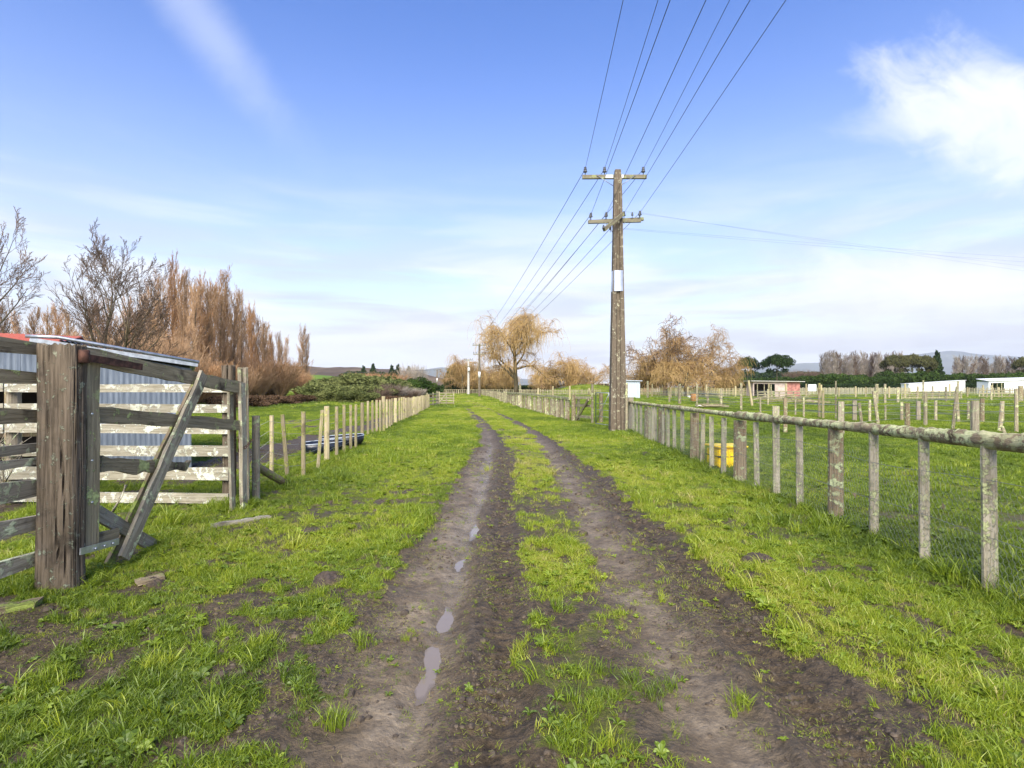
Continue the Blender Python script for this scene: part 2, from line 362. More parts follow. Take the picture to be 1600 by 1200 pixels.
def rel(x, y):
    d = np.asarray(y, float); uu = x-ctr(d); f1 = np.interp(np.abs(d), [0, 10, 30, 60], [1, 1, .4, 0])
    z = (fbm(x*.22, y*.22, 3, 40)-.5)*.10*np.interp(np.abs(d), [0, 5, 30], [.3, .6, 1])
    wob = (fbm(x*0+1, y*.8, 3, 8)-.5)*.16
    u2 = uu+wob
    depth = np.interp(d, [0, 10, 25, 50], [1, .9, .6, .3])
    def gs(c, s_): return np.exp(-((u2-c)/s_)**2)
    z = z+depth*(-.055*gs(-.46, .13)-.022*gs(-.74, .14)+.020*gs(-.25, .07)-.03*gs(-.08, .12)+.03*gs(.13, .07)
                 - .028*gs(.86, .22)+.030*gs(1.17, .05)-.055*gs(1.38, .15)+.025*gs(1.68, .09)+.02*gs(-1.02, .10))
    rough = np.exp(-(np.maximum(0, np.abs(uu-.3)-1.5)/.6)**2)
    sm = 1-.45*np.maximum(gs(-.48, .18), gs(.86, .2))
    z = z+f1*sm*rough*((fbm(x*5, y*4.2, 4, 50)-.5)*.060+(np.abs(fbm(x*14, y*12, 3, 51)-.5))*.032)
    # tyre tread bars across the dark ruts
    tr = np.sin((y+.35*np.abs(u2-1.4))*2*math.pi/.085)*gs(1.4, .13)+np.sin((y+.3*np.abs(u2+.1))*2*math.pi/.09)*gs(-.1, .12)
    z = z+f1*tr*.010*(d < 9)
    z = z+f1*(1-rough)*((fbm(x*2.2, y*2.2, 4, 52)-.5)*.075+(fbm(x*9, y*9, 2, 53)-.5)*.02)
    z = z+1.9*np.exp(-((x-13)/7)**2-((d-92)/9)**2)      # small green mound
    return z
fy = [2.0]
ys_ = list(np.arange(-60, -4, 4.))+list(np.arange(-4, 1.6, .25))
yv = 1.6
while yv < 10500: ys_.append(yv); yv += max(.016, yv*.0075) if yv < 60 else yv*.03
ys_ = np.array(ys_)
xp = list(np.arange(0, 2.4, .02)); xv = 2.4
while xv < 12000: xp.append(xv); xv += max(.02, (xv-2.4)*.045+.022)
xp = np.array(xp); xs_ = np.concatenate([-xp[:0:-1], xp])+.3
GX, GY = np.meshgrid(xs_, ys_); nx, ny = len(xs_), len(ys_)
GZ = rel(GX, GY)
mudv = mud_mask(GX, GY)
thin = sst(.58, .40, fbm(GX*5.5, GY*5.5, 3, 71))*np.interp(GY, [-5, 4, 8, 13], [.9, .85, .45, 0])
mudv = np.maximum(mudv, thin*.75)
near = np.interp(GY, [-5, 7, 15], [1, .9, 0])
mudv = np.maximum(mudv, near*.40)
uu = GX-ctr(GY)
PUD = [(-.45, 3.62, .085, .13), (-.475, 3.02, .052, .19), (-.43, 4.75, .05, .15), (-.40, 5.8, .045, .22)]
wob = (fbm(GX*0+1, GY*.8, 3, 8)-.5)*.16
chan = np.exp(-((uu+wob+.46)/.14)**2)
wet = np.clip(chan*np.interp(GY, [0, 10, 20, 30], [.95, .9, .4, 0])+np.exp(-((uu+.74)/.16)**2)*.45+np.exp(-((uu-.86)/.22)**2)*.4, 0, 1)*(mudv > .3)
shelf = np.clip(np.exp(-((uu+.68)/.22)**2)*.8+chan*.8+np.exp(-((uu-.88)/.24)**2)*.95, 0, 1)*np.interp(GY, [0, 12, 25], [1, .8, .3])
for (a, b, ra, rb) in PUD:
    q = ((GX-a-.03*np.sin(GY*9))/ra)**2+((GY-b)/rb)**2
    GZ -= .022*np.exp(-q*.7)
yel = np.clip(np.exp(-((uu-.35)/np.interp(GY, [0, 12, 20, 40], [.35, .5, .9, 1.3]))**2), 0, 1)*np.interp(GY, [0, 5, 16, 60, 120], [.45, .6, 1, 1, .2])
yel = np.maximum(yel, np.exp(-((uu-1.9)/.5)**2)*.45)
idx = np.arange(nx*ny).reshape(ny, nx)
quads = np.stack([idx[:-1, :-1], idx[:-1, 1:], idx[1:, 1:], idx[1:, :-1]], -1).reshape(-1, 4)
gm = mesh('ground', np.stack([GX, GY, GZ], -1).reshape(-1, 3), quads, True,
          dict(mud=mudv.ravel(), wet=wet.ravel(), yel=yel.ravel(), shelf=shelf.ravel(), near=near.ravel()))
tag(ob('ground', gm, ground_mat()), 'grassy farm ground with two muddy wheel tracks', None, kind='structure')
# puddles: water sheets lying in the bottoms of the ruts
wm, t, p = M('muddy_puddle_water'); oc = t.new('ShaderNodeTexCoord').outputs['Object']
ed = t.new('ShaderNodeAttribute', attribute_name='deep').outputs['Fac']; pn_ = t.noise(oc, 26, 5, .65); ew = t.mapr(t.math('ADD', ed, t.math('MULTIPLY', t.math('SUBTRACT', pn_, .5), 1.0)), .22, .5)
setp(t, p, t.mix(ew, (.15, .115, .08), (.215, .17, .125)), t.math('SUBTRACT', .38, t.math('MULTIPLY', ew, .355)), normal=t.bump(t.noise(oc, 14, 2, .5), .04, .01), spec=1.0); p.inputs['IOR'].default_value = 1.33
PL = ['muddy puddle in left wheel rut, shorter one with clear pale reflection', 'long muddy puddle in left wheel rut nearest the camera',
      'wet puddle patch in left rut beyond the clear puddle', 'farthest small puddle patch in the left wheel rut']
for (a, b, ra, rb), lb in zip(PUD, PL):
    th = np.linspace(0, 2*math.pi, 40, endpoint=False)
    rr = 1.7+.22*np.sin(th*3+a*9)+.2*np.sin(th*5+b)+.3*(fbm(np.cos(th)*3+b*5, np.sin(th)*3, 3, 6)-.5)*2
    vx = a+.03*math.sin(b*9)+np.cos(th)*ra*rr; vy = b+np.sin(th)*rb*rr
    floor_z = float(rel(np.array([a+.03*math.sin(b*9)]), np.array([b]))[0])-.022
    vs = [(a, b, 0)]+[(x, y, 0) for x, y in zip(vx, vy)]
    vs = [(a, b, 0)]+[(a+(x-a)*k_, b+(y-b)*k_, 0) for k_ in (.45, .75, 1.0) for x, y in zip(vx, vy)]; fs = [(0, i+1, (i+1) % 40+1) for i in range(40)]+[(1+j*40+i, 41+j*40+i, 41+j*40+(i+1) % 40, 1+j*40+(i+1) % 40) for j in range(2) for i in range(40)]
    o = ob('puddle', mesh('puddle', vs, fs, False, dict(deep=np.array([1]+[.9]*40+[.45]*40+[0]*40)*(1 if b < 4 else .62))), wm, loc=(0, 0, floor_z+(.012 if b < 4 else .009)))
    tag(o, lb, 'puddle', 'puddles in the left wheel rut', 'structure')
def hz(x, y): return float(rel(np.array([float(x)]), np.array([float(y)]))[0])

# ------------------------------------------------------------------ hills and mountains
def ridge(name, mat, d, pts, depth, label, jit=.06, n=160, seed=1, foot=0):
    """ridge whose crest passes through image-bearing points; a solid hill with front and back slopes"""
    pxs = [a for a, b in pts]; pys = [b for a, b in pts]; xs = np.linspace(pxs[0], pxs[-1], n)
    top = np.interp(xs, pxs, pys); X = (xs-800)/F*d; Z = HC+(HY-top)/F*d
    Z = np.maximum(Z*(1+jit*(fbm(xs*.05, xs*0, 5, seed)-.5)*2), -3); rows = []
    for k in np.linspace(-1, 1, 25):
        prof = (1-abs(k))**1.15
        wv = (fbm(X*4/d*6+k*2, k*3+X*0, 4, seed+3)-.5)
        rows.append(np.stack([X, d+depth*k+X*0, Z*prof*(1+.35*wv*(1-prof))-(1-prof)*2-1], -1))
    V = np.concatenate(rows); i = np.arange(25*n).reshape(25, n)
    q = np.stack([i[:-1, :-1], i[:-1, 1:], i[1:, 1:], i[1:, :-1]], -1).reshape(-1, 4)
    o = ob(name, mesh(name, V, q, True), mat); tag(o, label, None, kind='structure'); return o
def hillm(name, a, b, scale):
    m, t, p = M(name); oc = t.new('ShaderNodeTexCoord').outputs['Object']
    c = t.mix(t.mapr(t.noise(oc, scale, 6, .65), .4, .6), a, b); setp(t, p, c, .95, spec=.1); return m
ridge('mountain', hillm('far_bush_mountain', (.05, .07, .06), (.10, .12, .09), .0012), 9000, [(1130, 600), (1170, 578), (1200, 571), (1260, 567), (1330, 566), (1400, 557), (1450, 551), (1485, 547), (1530, 553), (1570, 556), (1620, 560), (1750, 566), (1950, 572), (2400, 585)], 2600, 'long blue-grey mountain range far off at the right', .03, 240, 2)
ridge('mountain', hillm('far_pale_mountain', (.07, .09, .07), (.12, .13, .1), .0012), 8000, [(520, 603), (600, 590), (640, 581), (690, 574), (730, 578), (800, 590), (900, 600)], 2200, 'pale blue mountain beyond the end of the farm track', .03, 160, 9)
ridge('hill', hillm('brown_scrub_hill', (.085, .06, .042), (.15, .11, .07), .012), 900, [(-300, 575), (200, 572), (440, 572), (490, 572), (540, 573), (600, 575), (650, 580), (690, 590), (735, 599), (790, 605)], 300, 'dark brown scrubby ridge on the left skyline', .06, 200, 4)
ridge('hill', hillm('green_pasture_hill', (.10, .17, .02), (.13, .21, .03), .02), 420, [(380, 590), (440, 584), (500, 584), (540, 588), (580, 596), (640, 604)], 120, 'bright green pasture slope behind the shrubs on the left', .05, 80, 5)

# ------------------------------------------------------------------ timber builders
def rmat(p0, p1, up=Vector((0, 0, 1))):
    p0 = Vector(p0); p1 = Vector(p1); x = (p1-p0).normalized()
    if abs(x.z) > .97: up = Vector((0, 1, 0))
    y = up.cross(x).normalized(); z = x.cross(y)
    m = Matrix((x, y, z)).transposed().to_4x4(); m.translation = p0; return m, (p1-p0).length
def board_mesh(L, hgt, th, n=8, wob=.08, seed=0, jag=(0, 0)):
    r = random.Random(seed); V = []; Fc = []
    ph = r.random()*9
    for i in range(n+1):
        x = L*i/n; e0 = hgt*(.5+wob*(r.random()-.5)); e1 = hgt*(.5+wob*(r.random()-.5)); b = th*.6*math.sin(ph+i*.7)*.15
        xs = [x]*4
        if i == n and jag[1]: xs = [x-r.random()*jag[1] for _ in range(4)]; e0 *= .6
        if i == 0 and jag[0]: xs = [x+r.random()*jag[0] for _ in range(4)]; e1 *= .6
        V += [(xs[0], -th/2+b, -e0), (xs[1], th/2+b, -e0), (xs[2], th/2+b, e1), (xs[3], -th/2+b, e1)]
    for i in range(n):
        a = i*4; c = a+4
        for k in range(4): Fc.append((a+k, a+(k+1) % 4, c+(k+1) % 4, c+k))
    Fc += [(3, 2, 1, 0), (n*4, n*4+1, n*4+2, n*4+3)]
    return mesh('board', V, [tuple(reversed(f)) for f in Fc])
def board(name, p0, p1, hgt, th, mat, parent=None, seed=0, jag=(0, 0), n=8, wob=.08, roll=0):
    m, L = rmat(p0, p1)
    if roll: m = m @ Matrix.Rotation(roll, 4, 'X')
    return ob(name, board_mesh(L, hgt, th, n, wob, seed, jag), mat, parent, mtx=m)
def post_mesh(H, wx, wy, sides=8, rings=5, ir=.08, seed=0, sq=False, toptilt=.0, taper=.06):
    r = random.Random(seed); V = []; Fc = []
    base = []
    for k in range(sides):
        a = 2*math.pi*(k+.5)/sides; cx_, cy_ = math.cos(a), math.sin(a)
        if sq: s_ = 1/max(abs(cx_), abs(cy_)); cx_ *= s_; cy_ *= s_
        q = 1+ir*(r.random()-.5)*2; base.append((cx_*q*wx/2, cy_*q*wy/2))
    for i in range(rings+1):
        z = H*i/rings; s_ = 1-taper*i/rings+ir*.4*(r.random()-.5)
        for (a, b) in base:
            zz = z+(toptilt*a+ir*.15*r.random()*wx if i == rings else 0)
            V.append((a*s_+ir*.2*wx*(r.random()-.5), b*s_, zz))
    for i in range(rings):
        for k in range(sides):
            a = i*sides+k; b = i*sides+(k+1) % sides; Fc.append((a, b, b+sides, a+sides))
    Fc.append(tuple(range(rings*sides, (rings+1)*sides))); Fc.append(tuple(reversed(range(sides))))
    return mesh('post', V, Fc)
def post(name, x, y, H, wx, wy, mat, parent=None, seed=0, lean=(0, 0), me=None, sink=.15, z=None, **kw):
    me = me or post_mesh(H+sink, wx, wy, seed=seed, **kw)
    return ob(name, me, mat, parent, loc=(x, y, (hz(x, y) if z is None else z)-sink), rot=(lean[0], lean[1], 0))
def tube_mesh(paths, r, sides=5):
    """paths: list of point lists; r radius (or per-path radii)"""
    V = []; Fc = []
    for j, pts in enumerate(paths):
        pts = [Vector(q) for q in pts]; R = r[j] if isinstance(r, (list, tuple)) else r; b0 = len(V)
        for i, q in enumerate(pts):
            tdir = (pts[min(i+1, len(pts)-1)]-pts[max(i-1, 0)]).normalized()
            up = Vector((0, 0, 1)) if abs(tdir.z) < .9 else Vector((1, 0, 0))
            a = tdir.cross(up).normalized(); b = tdir.cross(a)
            for k in range(sides):
                t_ = 2*math.pi*k/sides; V.append(q+a*math.cos(t_)*R+b*math.sin(t_)*R)
        for i in range(len(pts)-1):
            for k in range(sides):
                p_ = b0+i*sides+k; q_ = b0+i*sides+(k+1) % sides; Fc.append((p_, q_, q_+sides, p_+sides))
        Fc.append(tuple(b0+k for k in reversed(range(sides)))); e = b0+(len(pts)-1)*sides; Fc.append(tuple(e+k for k in range(sides)))
    return mesh('tube', [tuple(v) for v in V], Fc, True)
def wires(name, paths, r, mat, parent=None, sides=4):
    if parent is not None:
        pl = parent.location; paths = [[Vector(q)-pl for q in p_] for p_ in paths]
        o = ob(name, tube_mesh(paths, r, sides), mat); o.parent = parent; return o
    return ob(name, tube_mesh(paths, r, sides), mat)
def box_mesh(sx, sy, sz, bev=0):
    import bmesh
    bm = bmesh.new(); bmesh.ops.create_cube(bm, size=1)
    for v_ in bm.verts: v_.co = Vector((v_.co.x*sx, v_.co.y*sy, (v_.co.z+.5)*sz))
    if bev: bmesh.ops.bevel(bm, geom=bm.edges[:], offset=bev, segments=2, affect='EDGES')
    me = bpy.data.meshes.new('box'); bm.to_mesh(me); bm.free(); return me
def lathe_mesh(prof, n=12):
    V = []; Fc = []
    for (r, z) in prof:
        for k in range(n): a = 2*math.pi*k/n; V.append((r*math.cos(a), r*math.sin(a), z))
    for i in range(len(prof)-1):
        for k in range(n): a = i*n+k; b = i*n+(k+1) % n; Fc.append((a, b, b+n, a+n))
    Fc.append(tuple(reversed(range(n)))); Fc.append(tuple(range((len(prof)-1)*n, len(prof)*n)))
    return mesh('lathe', V, Fc, True)

# ------------------------------------------------------------------ stockyard at the left
def hero_post(H, w_, dp, seed):
    """a split, grooved, weathered post"""
    nk = 120; rings = 60; th = np.linspace(0, 2*math.pi, nk, endpoint=False); c, s_ = np.cos(th), np.sin(th)
    q = (np.abs(c)**5+np.abs(s_)**5)**(-1/5); x = c*q*w_/2; y = s_*q*dp/2; V = []
    for i in range(rings+1):
        z = H*i/rings; zz = z+np.zeros(nk)
        per = np.arange(nk)/nk*40
        gr = (fbm(per*1.0+.0, np.full(nk, z*.5), 3, seed)-.5); crack = np.abs(fbm(per*.55+.25*math.sin(z*1.3), np.full(nk, z*.35+3), 2, seed+5)-.5)
        cut = np.exp(-(crack/.018)**2)*.030
        fine = (fbm(per*2.4, np.full(nk, z*2.0), 2, seed+2)-.5)*.012
        s0 = 1+.10*gr+.04*math.sin(z*2.1)*c+(.07*(1-z/.35) if z < .35 else 0)
        dd = -cut+fine
        V.append(np.stack([x*s0+c*dd, y*s0+s_*dd, zz+(i == rings)*(fbm(per*1.5, per*0, 2, 3)-.5)*.05], -1))
    top = V[-1].copy(); cen = top.mean(0)
    for kk, f_ in enumerate((.75, .45, .15)):
        tv = cen+(top-cen)*f_; tv[:, 2] = H-.01+.03*(fbm(tv[:, 0]*60, tv[:, 1]*15, 2, 4)-.5); V.append(tv)
    R = len(V); V = np.concatenate(V); i = np.arange(R*nk).reshape(R, nk); j = np.roll(i, -1, 1)
    return mesh('post', V, np.stack([i[:-1], j[:-1], j[1:], i[1:]], -1).reshape(-1, 4))
GXp = -3.30
def gx(px, X=GXp): return X*F/(px-800)
def GP(px, py, X=GXp): d = gx(px, X); return Vector((X, d, HC-(py-HY)/F*d))
T = thing('yard_fence', 'weathered stockyard rail fence at left edge with massive split grey-brown gatepost', 'fence', (-3.45, 4.05, 0))
me = hero_post(1.98, .275, .17, 3)
o = ob('post', me, MW['bigpost'], T, loc=(-3.375, 4.06, hz(-3.37, 4.07)-.18), rot=(0, math.radians(.6), .04)); o['label'] = 'massive split weathered gatepost'
for i, (z0, z1, h_, mt) in enumerate([(1.795, 1.81, .105, 'gateX'), (1.575, 1.60, .10, 'gateX'), (1.295, 1.32, .115, 'gateX'), (1.06, 1.02, .075, 'yardX'), (.955, .97, .06, 'yardX'),
                                  (.765, .77, .145, 'yardX'), (.505, .52, .125, 'yardX'), (.235, .24, .115, 'yardX')]):
    board('rail', (-3.545, 4.10, z0), (-3.56, 1.9, z1), h_, .04, MW[mt], T, seed=i+20, n=6, wob=.04, jag=(.02, .02))
post('post', -3.66, 2.2, 1.85, .2, .2, MW['yardZ'], T, 5)
# back fence
T = thing('yard_fence', 'pale lichened board fence across the back of the stockyard before the iron shed', 'fence', (-3.7, 6.95, 0))
DB = 6.95
for i, (yy, h_) in enumerate([(606.5, .105), (638.5, .105), (671, .125), (704.5, .135), (740.5, .165), (779, .135)]):
    z = HC-(yy-HY)/F*DB
    board('rail', (-3.62, DB, z), (-6.5, DB+.03, z+.012*(i % 3)), h_, .03, MW['paleX'], T, seed=i+40, n=8, wob=.08)
    board('rail', (-6.52, DB+.03, z+.01), (-9.6, DB+.06, z+.02), h_, .03, MW['paleX'], T, seed=i+60, n=8, wob=.08)
me = hero_post(1.98, .14, .16, 8); o = ob('post', me, MW['bigpost'], T, loc=(-3.68, 7.08, -.2), rot=(.01, 0, .2)); o['label'] = 'rough split post with ragged edges'
me = hero_post(1.95, .12, .13, 12); ob('post', me, MW['yardZ'], T, loc=(-3.49, 7.1, -.2), rot=(.0, -.01, .5))
for xx in (-6.5, -8.6): post('post', xx, 7.1, 1.65, .17, .17, MW['yardZ'], T, 9)
# gate
T = thing('timber_gate', 'sagging broken timber gate with crossed diagonal braces beside massive gatepost', 'gate', (-3.3, 4.25, 0))
board('rail', GP(129, 555.5), GP(376, 606), .135, .035, MW['gateX'], T, 70, n=16, wob=.1)
board('rail', GP(150, 647), GP(374, 665), .125, .035, MW['gateX'], T, 71, n=16, wob=.1)
board('rail', GP(156, 727), GP(299, 730), .105, .03, MW['gateX'], T, 72, jag=(0, .14), n=12, wob=.5)['label'] = 'broken rail with splintered end'
a = GP(150, 800, -3.36); b = GP(254, 862, -3.36); board('rail', a, b, .115, .03, MW['yardX'], T, 73, jag=(0, .03))['label'] = 'rail fallen down at one end'
board('rail', GP(130, 850), GP(190, 832), .10, .035, MW['gateX'], T, 74, jag=(0, .08))
a = GP(142, 566, -3.25); a.z = 1.70; board('stile', (-3.27, 4.22, .24), (-3.27, 4.23, 1.71), .13, .04, MW['gateX'], T, 75, n=12, roll=0)
board('stile', (-3.28, 6.66, -.02), (-3.28, 6.60, 1.555), .11, .04, MW['yardX'], T, 76, n=10)
board('stile', (-3.37, 6.56, .02), (-3.37, 6.50, 1.50), .09, .03, MW['yardX'], T, 77, n=10)
board('brace', GP(318, 585, -3.23), GP(193, 872, -3.23), .125, .032, MW['yardX'], T, 78, n=12, wob=.14)
board('brace', GP(306, 600, -3.38), GP(170, 884, -3.38), .11, .03, MW['log'], T, 79, n=12, wob=.14)
o = board('hinge_strap', GP(129, 557.5, -3.21), GP(222, 573.5, -3.21), .055, .014, rust, T, 80); o['label'] = 'rusty iron hinge strap at the top'
ob('hinge_barrel', lathe_mesh([(.03, -.05), (.038, -.045), (.038, .045), (.03, .05)]), rust, T, loc=GP(131, 557, -3.2))
o = board('hinge_strap', GP(125, 862, -3.215), GP(185, 846, -3.215), .05, .012, galv, T, 81, wob=.01); o['label'] = 'galvanised steel hinge strap at the bottom'
for px, py in ((149, 857), (163, 853), (176, 849), (143, 647), (143, 720), (143, 785)):
    q = GP(px, py, -3.205 if py > 800 else -3.225)
    ob('bolt', lathe_mesh([(.011, 0), (.011, .008), (.006, .012)], 8), galv, T, loc=q, rot=(0, math.pi/2, 0))
T = thing('gate_chain', 'rusty chain looped round the latch end of the broken timber gate', 'chain', (-3.3, 6.7, .8))
import bmesh
def torus(R, r, st=1.5, n=10, k=5):
    V = []; Fc = []
    for i in range(n):
        a = 2*math.pi*i/n
        for j in range(k):
            b = 2*math.pi*j/k; V.append(((R+r*math.cos(b))*math.cos(a)*st, (R+r*math.cos(b))*math.sin(a), r*math.sin(b)))
    for i in range(n):
        for j in range(k): Fc.append((i*k+j, ((i+1) % n)*k+j, ((i+1) % n)*k+(j+1) % k, i*k+(j+1) % k))
    return mesh('link', V, Fc, True)
lm = torus(.014, .0045)
cp = [Vector((-3.52, 6.99, .86)), Vector((-3.44, 6.9, .77)), Vector((-3.32, 6.62, .72)), Vector((-3.22, 6.60, .78)), Vector((-3.20, 6.7, .86))]
tt = 0
for i in range(len(cp)-1):
    L = (cp[i+1]-cp[i]).length; n_ = max(2, int(L/.034))
    for k in range(n_):
        m_, _ = rmat(cp[i], cp[i+1]); m_.translation = cp[i].lerp(cp[i+1], (k+.5)/n_)
        m_ = m_ @ Matrix.Rotation(math.pi/2*(tt % 2), 4, 'X'); ob('link', lm, rust, T, mtx=m_); tt += 1
o = post('small_post', -3.46, 7.35, 1.13, .10, .10, MW['yardZ'], None, 13, sq=True); tag(o, 'short square grey post just behind the gate latch', 'post')
m_, L = rmat((-3.72, 7.7, .34), (-3.42, 8.45, .05)); m_.translation = (-3.72, 7.7, .34)
a0, b0 = P(398, 727, 7.8), P(449, 757, 8.35); m_, L = rmat(a0, b0)
o = ob('fallen_log', mesh('log', *(lambda V, Fc: (V, Fc))(*[(lambda n, k: ([(L*1.15*i/n, .06*math.cos(2*math.pi*j/k)*(1+.12*math.sin(i*2+j)), .06*math.sin(2*math.pi*j/k)) for i in range(n+1) for j in range(k)], [(i*k+j, i*k+(j+1) % k, (i+1)*k+(j+1) % k, (i+1)*k+j) for i in range(n) for j in range(k)]+[tuple(range(k-1, -1, -1)), tuple(range(n*k, n*k+k))]))(8, 8)][0]), True), MW['log'], mtx=m_)
tag(o, 'mossy round log leaning from the yard corner into the grass', 'log')
def ground_plank(p0, p1, w_, th, label, mt='log', seed=0, up=.0):
    p0 = Vector((p0[0], p0[1], hz(*p0)+up+.02)); p1 = Vector((p1[0], p1[1], hz(*p1)+up+.02)); m_, L = rmat(p0, p1)
    o = ob('plank', board_mesh(L, th, w_, 10, .3, seed, (.06, .06)), MW[mt], mtx=m_); return tag(o, label, 'plank')
ground_plank(G(325, 826), G(425, 812), .09, .035, 'old grey plank lying in the grass in front of the gate', 'yardX', 1)
ground_plank(G(-60, 968), G(66, 950), .10, .05, 'rotten brown plank lying at the foot of the massive gatepost', 'log', 2)
ground_plank(G(210, 915), G(262, 905), .10, .03, 'short dark board half sunk in the grass right of the gatepost', 'log', 3)
tag(ob('stick', tube_mesh([[P(176, 800, 5.6), P(190, 775, 5.65), P(197, 758, 5.7)]], .014, 6), MW['paleX']), 'thin pale stick standing in the grass behind the broken gate', 'stick')
def bush_twigs(n, R, H, seed):
    r = random.Random(seed); paths = []; rad = []
    for i in range(n):
        a = r.random()*6.3; q = Vector((math.cos(a)*R*.15*r.random(), math.sin(a)*R*.15*r.random(), 0)); pts = [q.copy()]
        dr = Vector((math.cos(a)*R*r.random(), math.sin(a)*R*r.random(), H*(.6+.4*r.random())))
        for k in range(4): q = q+dr/4+Vector((r.uniform(-1, 1), r.uniform(-1, 1), 0))*R*.12; pts.append(q.copy())
        paths.append(pts); rad.append(.006+.006*r.random())
        for s_ in range(3):
            b = pts[2+s_ % 2]; e = b+Vector((r.uniform(-1, 1)*R*.5, r.uniform(-1, 1)*R*.5, H*.25)); paths.append([b, (b+e)/2+Vector((0, 0, .02)), e]); rad.append(.004)
    return tube_mesh(paths, rad, 3)
o = ob('weed', bush_twigs(9, .5, 1.25, 4), MW['yardZ'], loc=(-6.3, 6.6, 0)); tag(o, 'dry leafless weed growing among the boards at the left edge', 'weed')

# corrugated shed
def corr_sheet(x0, x1, ztop, zbot, pitch=.076, amp=.0035):
    """upright corrugated sheet along X; ztop/zbot functions of x"""
    n = int((x1-x0)/pitch*6); xs = np.linspace(x0, x1, n); y = amp*np.sin(2*math.pi*xs/pitch); V = []
    for f_ in (0, 1):
        V.append(np.stack([xs, y, np.array([ztop(x) if f_ else zbot(x) for x in xs])], -1))
    for f_ in (0, 1): V.append(V[f_]+np.array([0, .004, 0]))
    V = np.concatenate(V); i = np.arange(n-1); a = np.stack([i, i+1, i+1+n, i+n], -1); b = a[:, ::-1]+2*n
    return mesh('sheet', V, np.concatenate([a, b]), True)
DS = 9.8; xr = (299-800)/F*DS; xm = xr-1.84; xw = xr-1.57; XL = xr-5.3
SH = thing('farm_shed', 'grey corrugated iron shed with rust-red roof behind the stockyard boards', 'shed', (xr, DS, 0)); SH.rotation_euler = (0, 0, math.radians(31))
def ztop(x): return float(np.interp(x, [-16, xm, xr], [2.22, 2.22, 1.86]))
pw = .76; x0 = xr; k = 0
while x0 > xw+.01:
    x1 = x0-pw; ob('wall_sheet', corr_sheet(max(x1, xw), x0, lambda x: ztop(x)-.03, lambda x: -.02), ironwall, SH, loc=(0, DS+(.006 if k % 2 else 0), 0)); x0 = x1; k += 1
x0 = xw
while x0 > XL+.3:
    ob('header_sheet', corr_sheet(x0-pw, x0, lambda x: 2.18, lambda x: 1.66), ironwall, SH, loc=(0, DS+(.006 if k % 2 else 0), 0)); x0 -= pw; k += 1
for xx in (xw-.05, xw-.9, xw-1.9, xw-2.9, XL+.1): post('post', xx, DS+.12, 1.9, .16, .14, MW['postZ'], SH, int(-xx), sq=True, sides=8)
ob('side_wall', corr_sheet(0, 4.2, lambda x: 1.83, lambda x: -.02), ironwall, SH, loc=(xr-.01, DS+.02, 0), rot=(0, 0, math.pi/2))
ob('back_wall', corr_sheet(XL, xr, lambda x: ztop(x)-.05, lambda x: -.02), ironwall, SH, loc=(0, DS+4.2, 0))
for z in (.35, .7, 1.05): board('inner_board', (XL, DS+1.2, z), (xw, DS+1.2, z), .14, .03, MW['postZ'], SH, 5)
ob('interior_shade_sheet', box_mesh(3.6, .05, 2.1), darkboard_shade, SH, loc=((XL+xw)/2, DS+2.2, 0))  # added near-black sheet, stands in for shade inside the open front
# roof: grey lean slope to the right, red slope over the left half
def quadroof(x0, x1, y0, y1, z, mat, name):
    """z(x,y); corrugations run down-slope"""
    n = int((x1-x0)/.076*4); xs = np.linspace(x0, x1, n); V = []
    for yy in (y0, (y0+y1)/2, y1):
        V.append(np.stack([xs, xs*0+yy, np.array([z(x, yy) for x in xs])+.009*np.sin(2*math.pi*xs/.076)], -1))
    V = np.concatenate(V); V2 = V-np.array([0, 0, .012]); i = np.arange(n-1)
    fs = [np.stack([i+r*n, i+1+r*n, i+1+(r+1)*n, i+(r+1)*n], -1) for r in (0, 1)]
    f_ = np.concatenate(fs); return ob(name, mesh(name, np.concatenate([V, V2]), np.concatenate([f_, f_[:, ::-1]+3*n]), True), mat, SH, loc=(0, 0, 0))
quadroof(xm, xr+.08, DS-.12, DS+4.4, lambda x, y: ztop(min(x, xr))+.045-.04*max(0, x-xr), irongrey, 'roof_sheet')
quadroof(XL-.1, xm, DS-.12, DS+2.2, lambda x, y: 2.24+.12*(y-DS), ironred, 'roof_sheet')
quadroof(XL-.1, xm, DS+2.2, DS+4.4, lambda x, y: 2.504-.12*(y-DS-2.2), ironred, 'roof_sheet')
o = board('barge_cap', (xm-.35, DS-.14, ztop(xm)+.03), (xr+.10, DS-.14, 1.90), .07, .03, galv, SH, 3, wob=.02, n=4)
wires('barge_roll', [[(xm-.4, DS-.15, 2.30), (xm, DS-.15, 2.30), (xr+.12, DS-.15, 1.945)]], .028, galv, SH, 8)

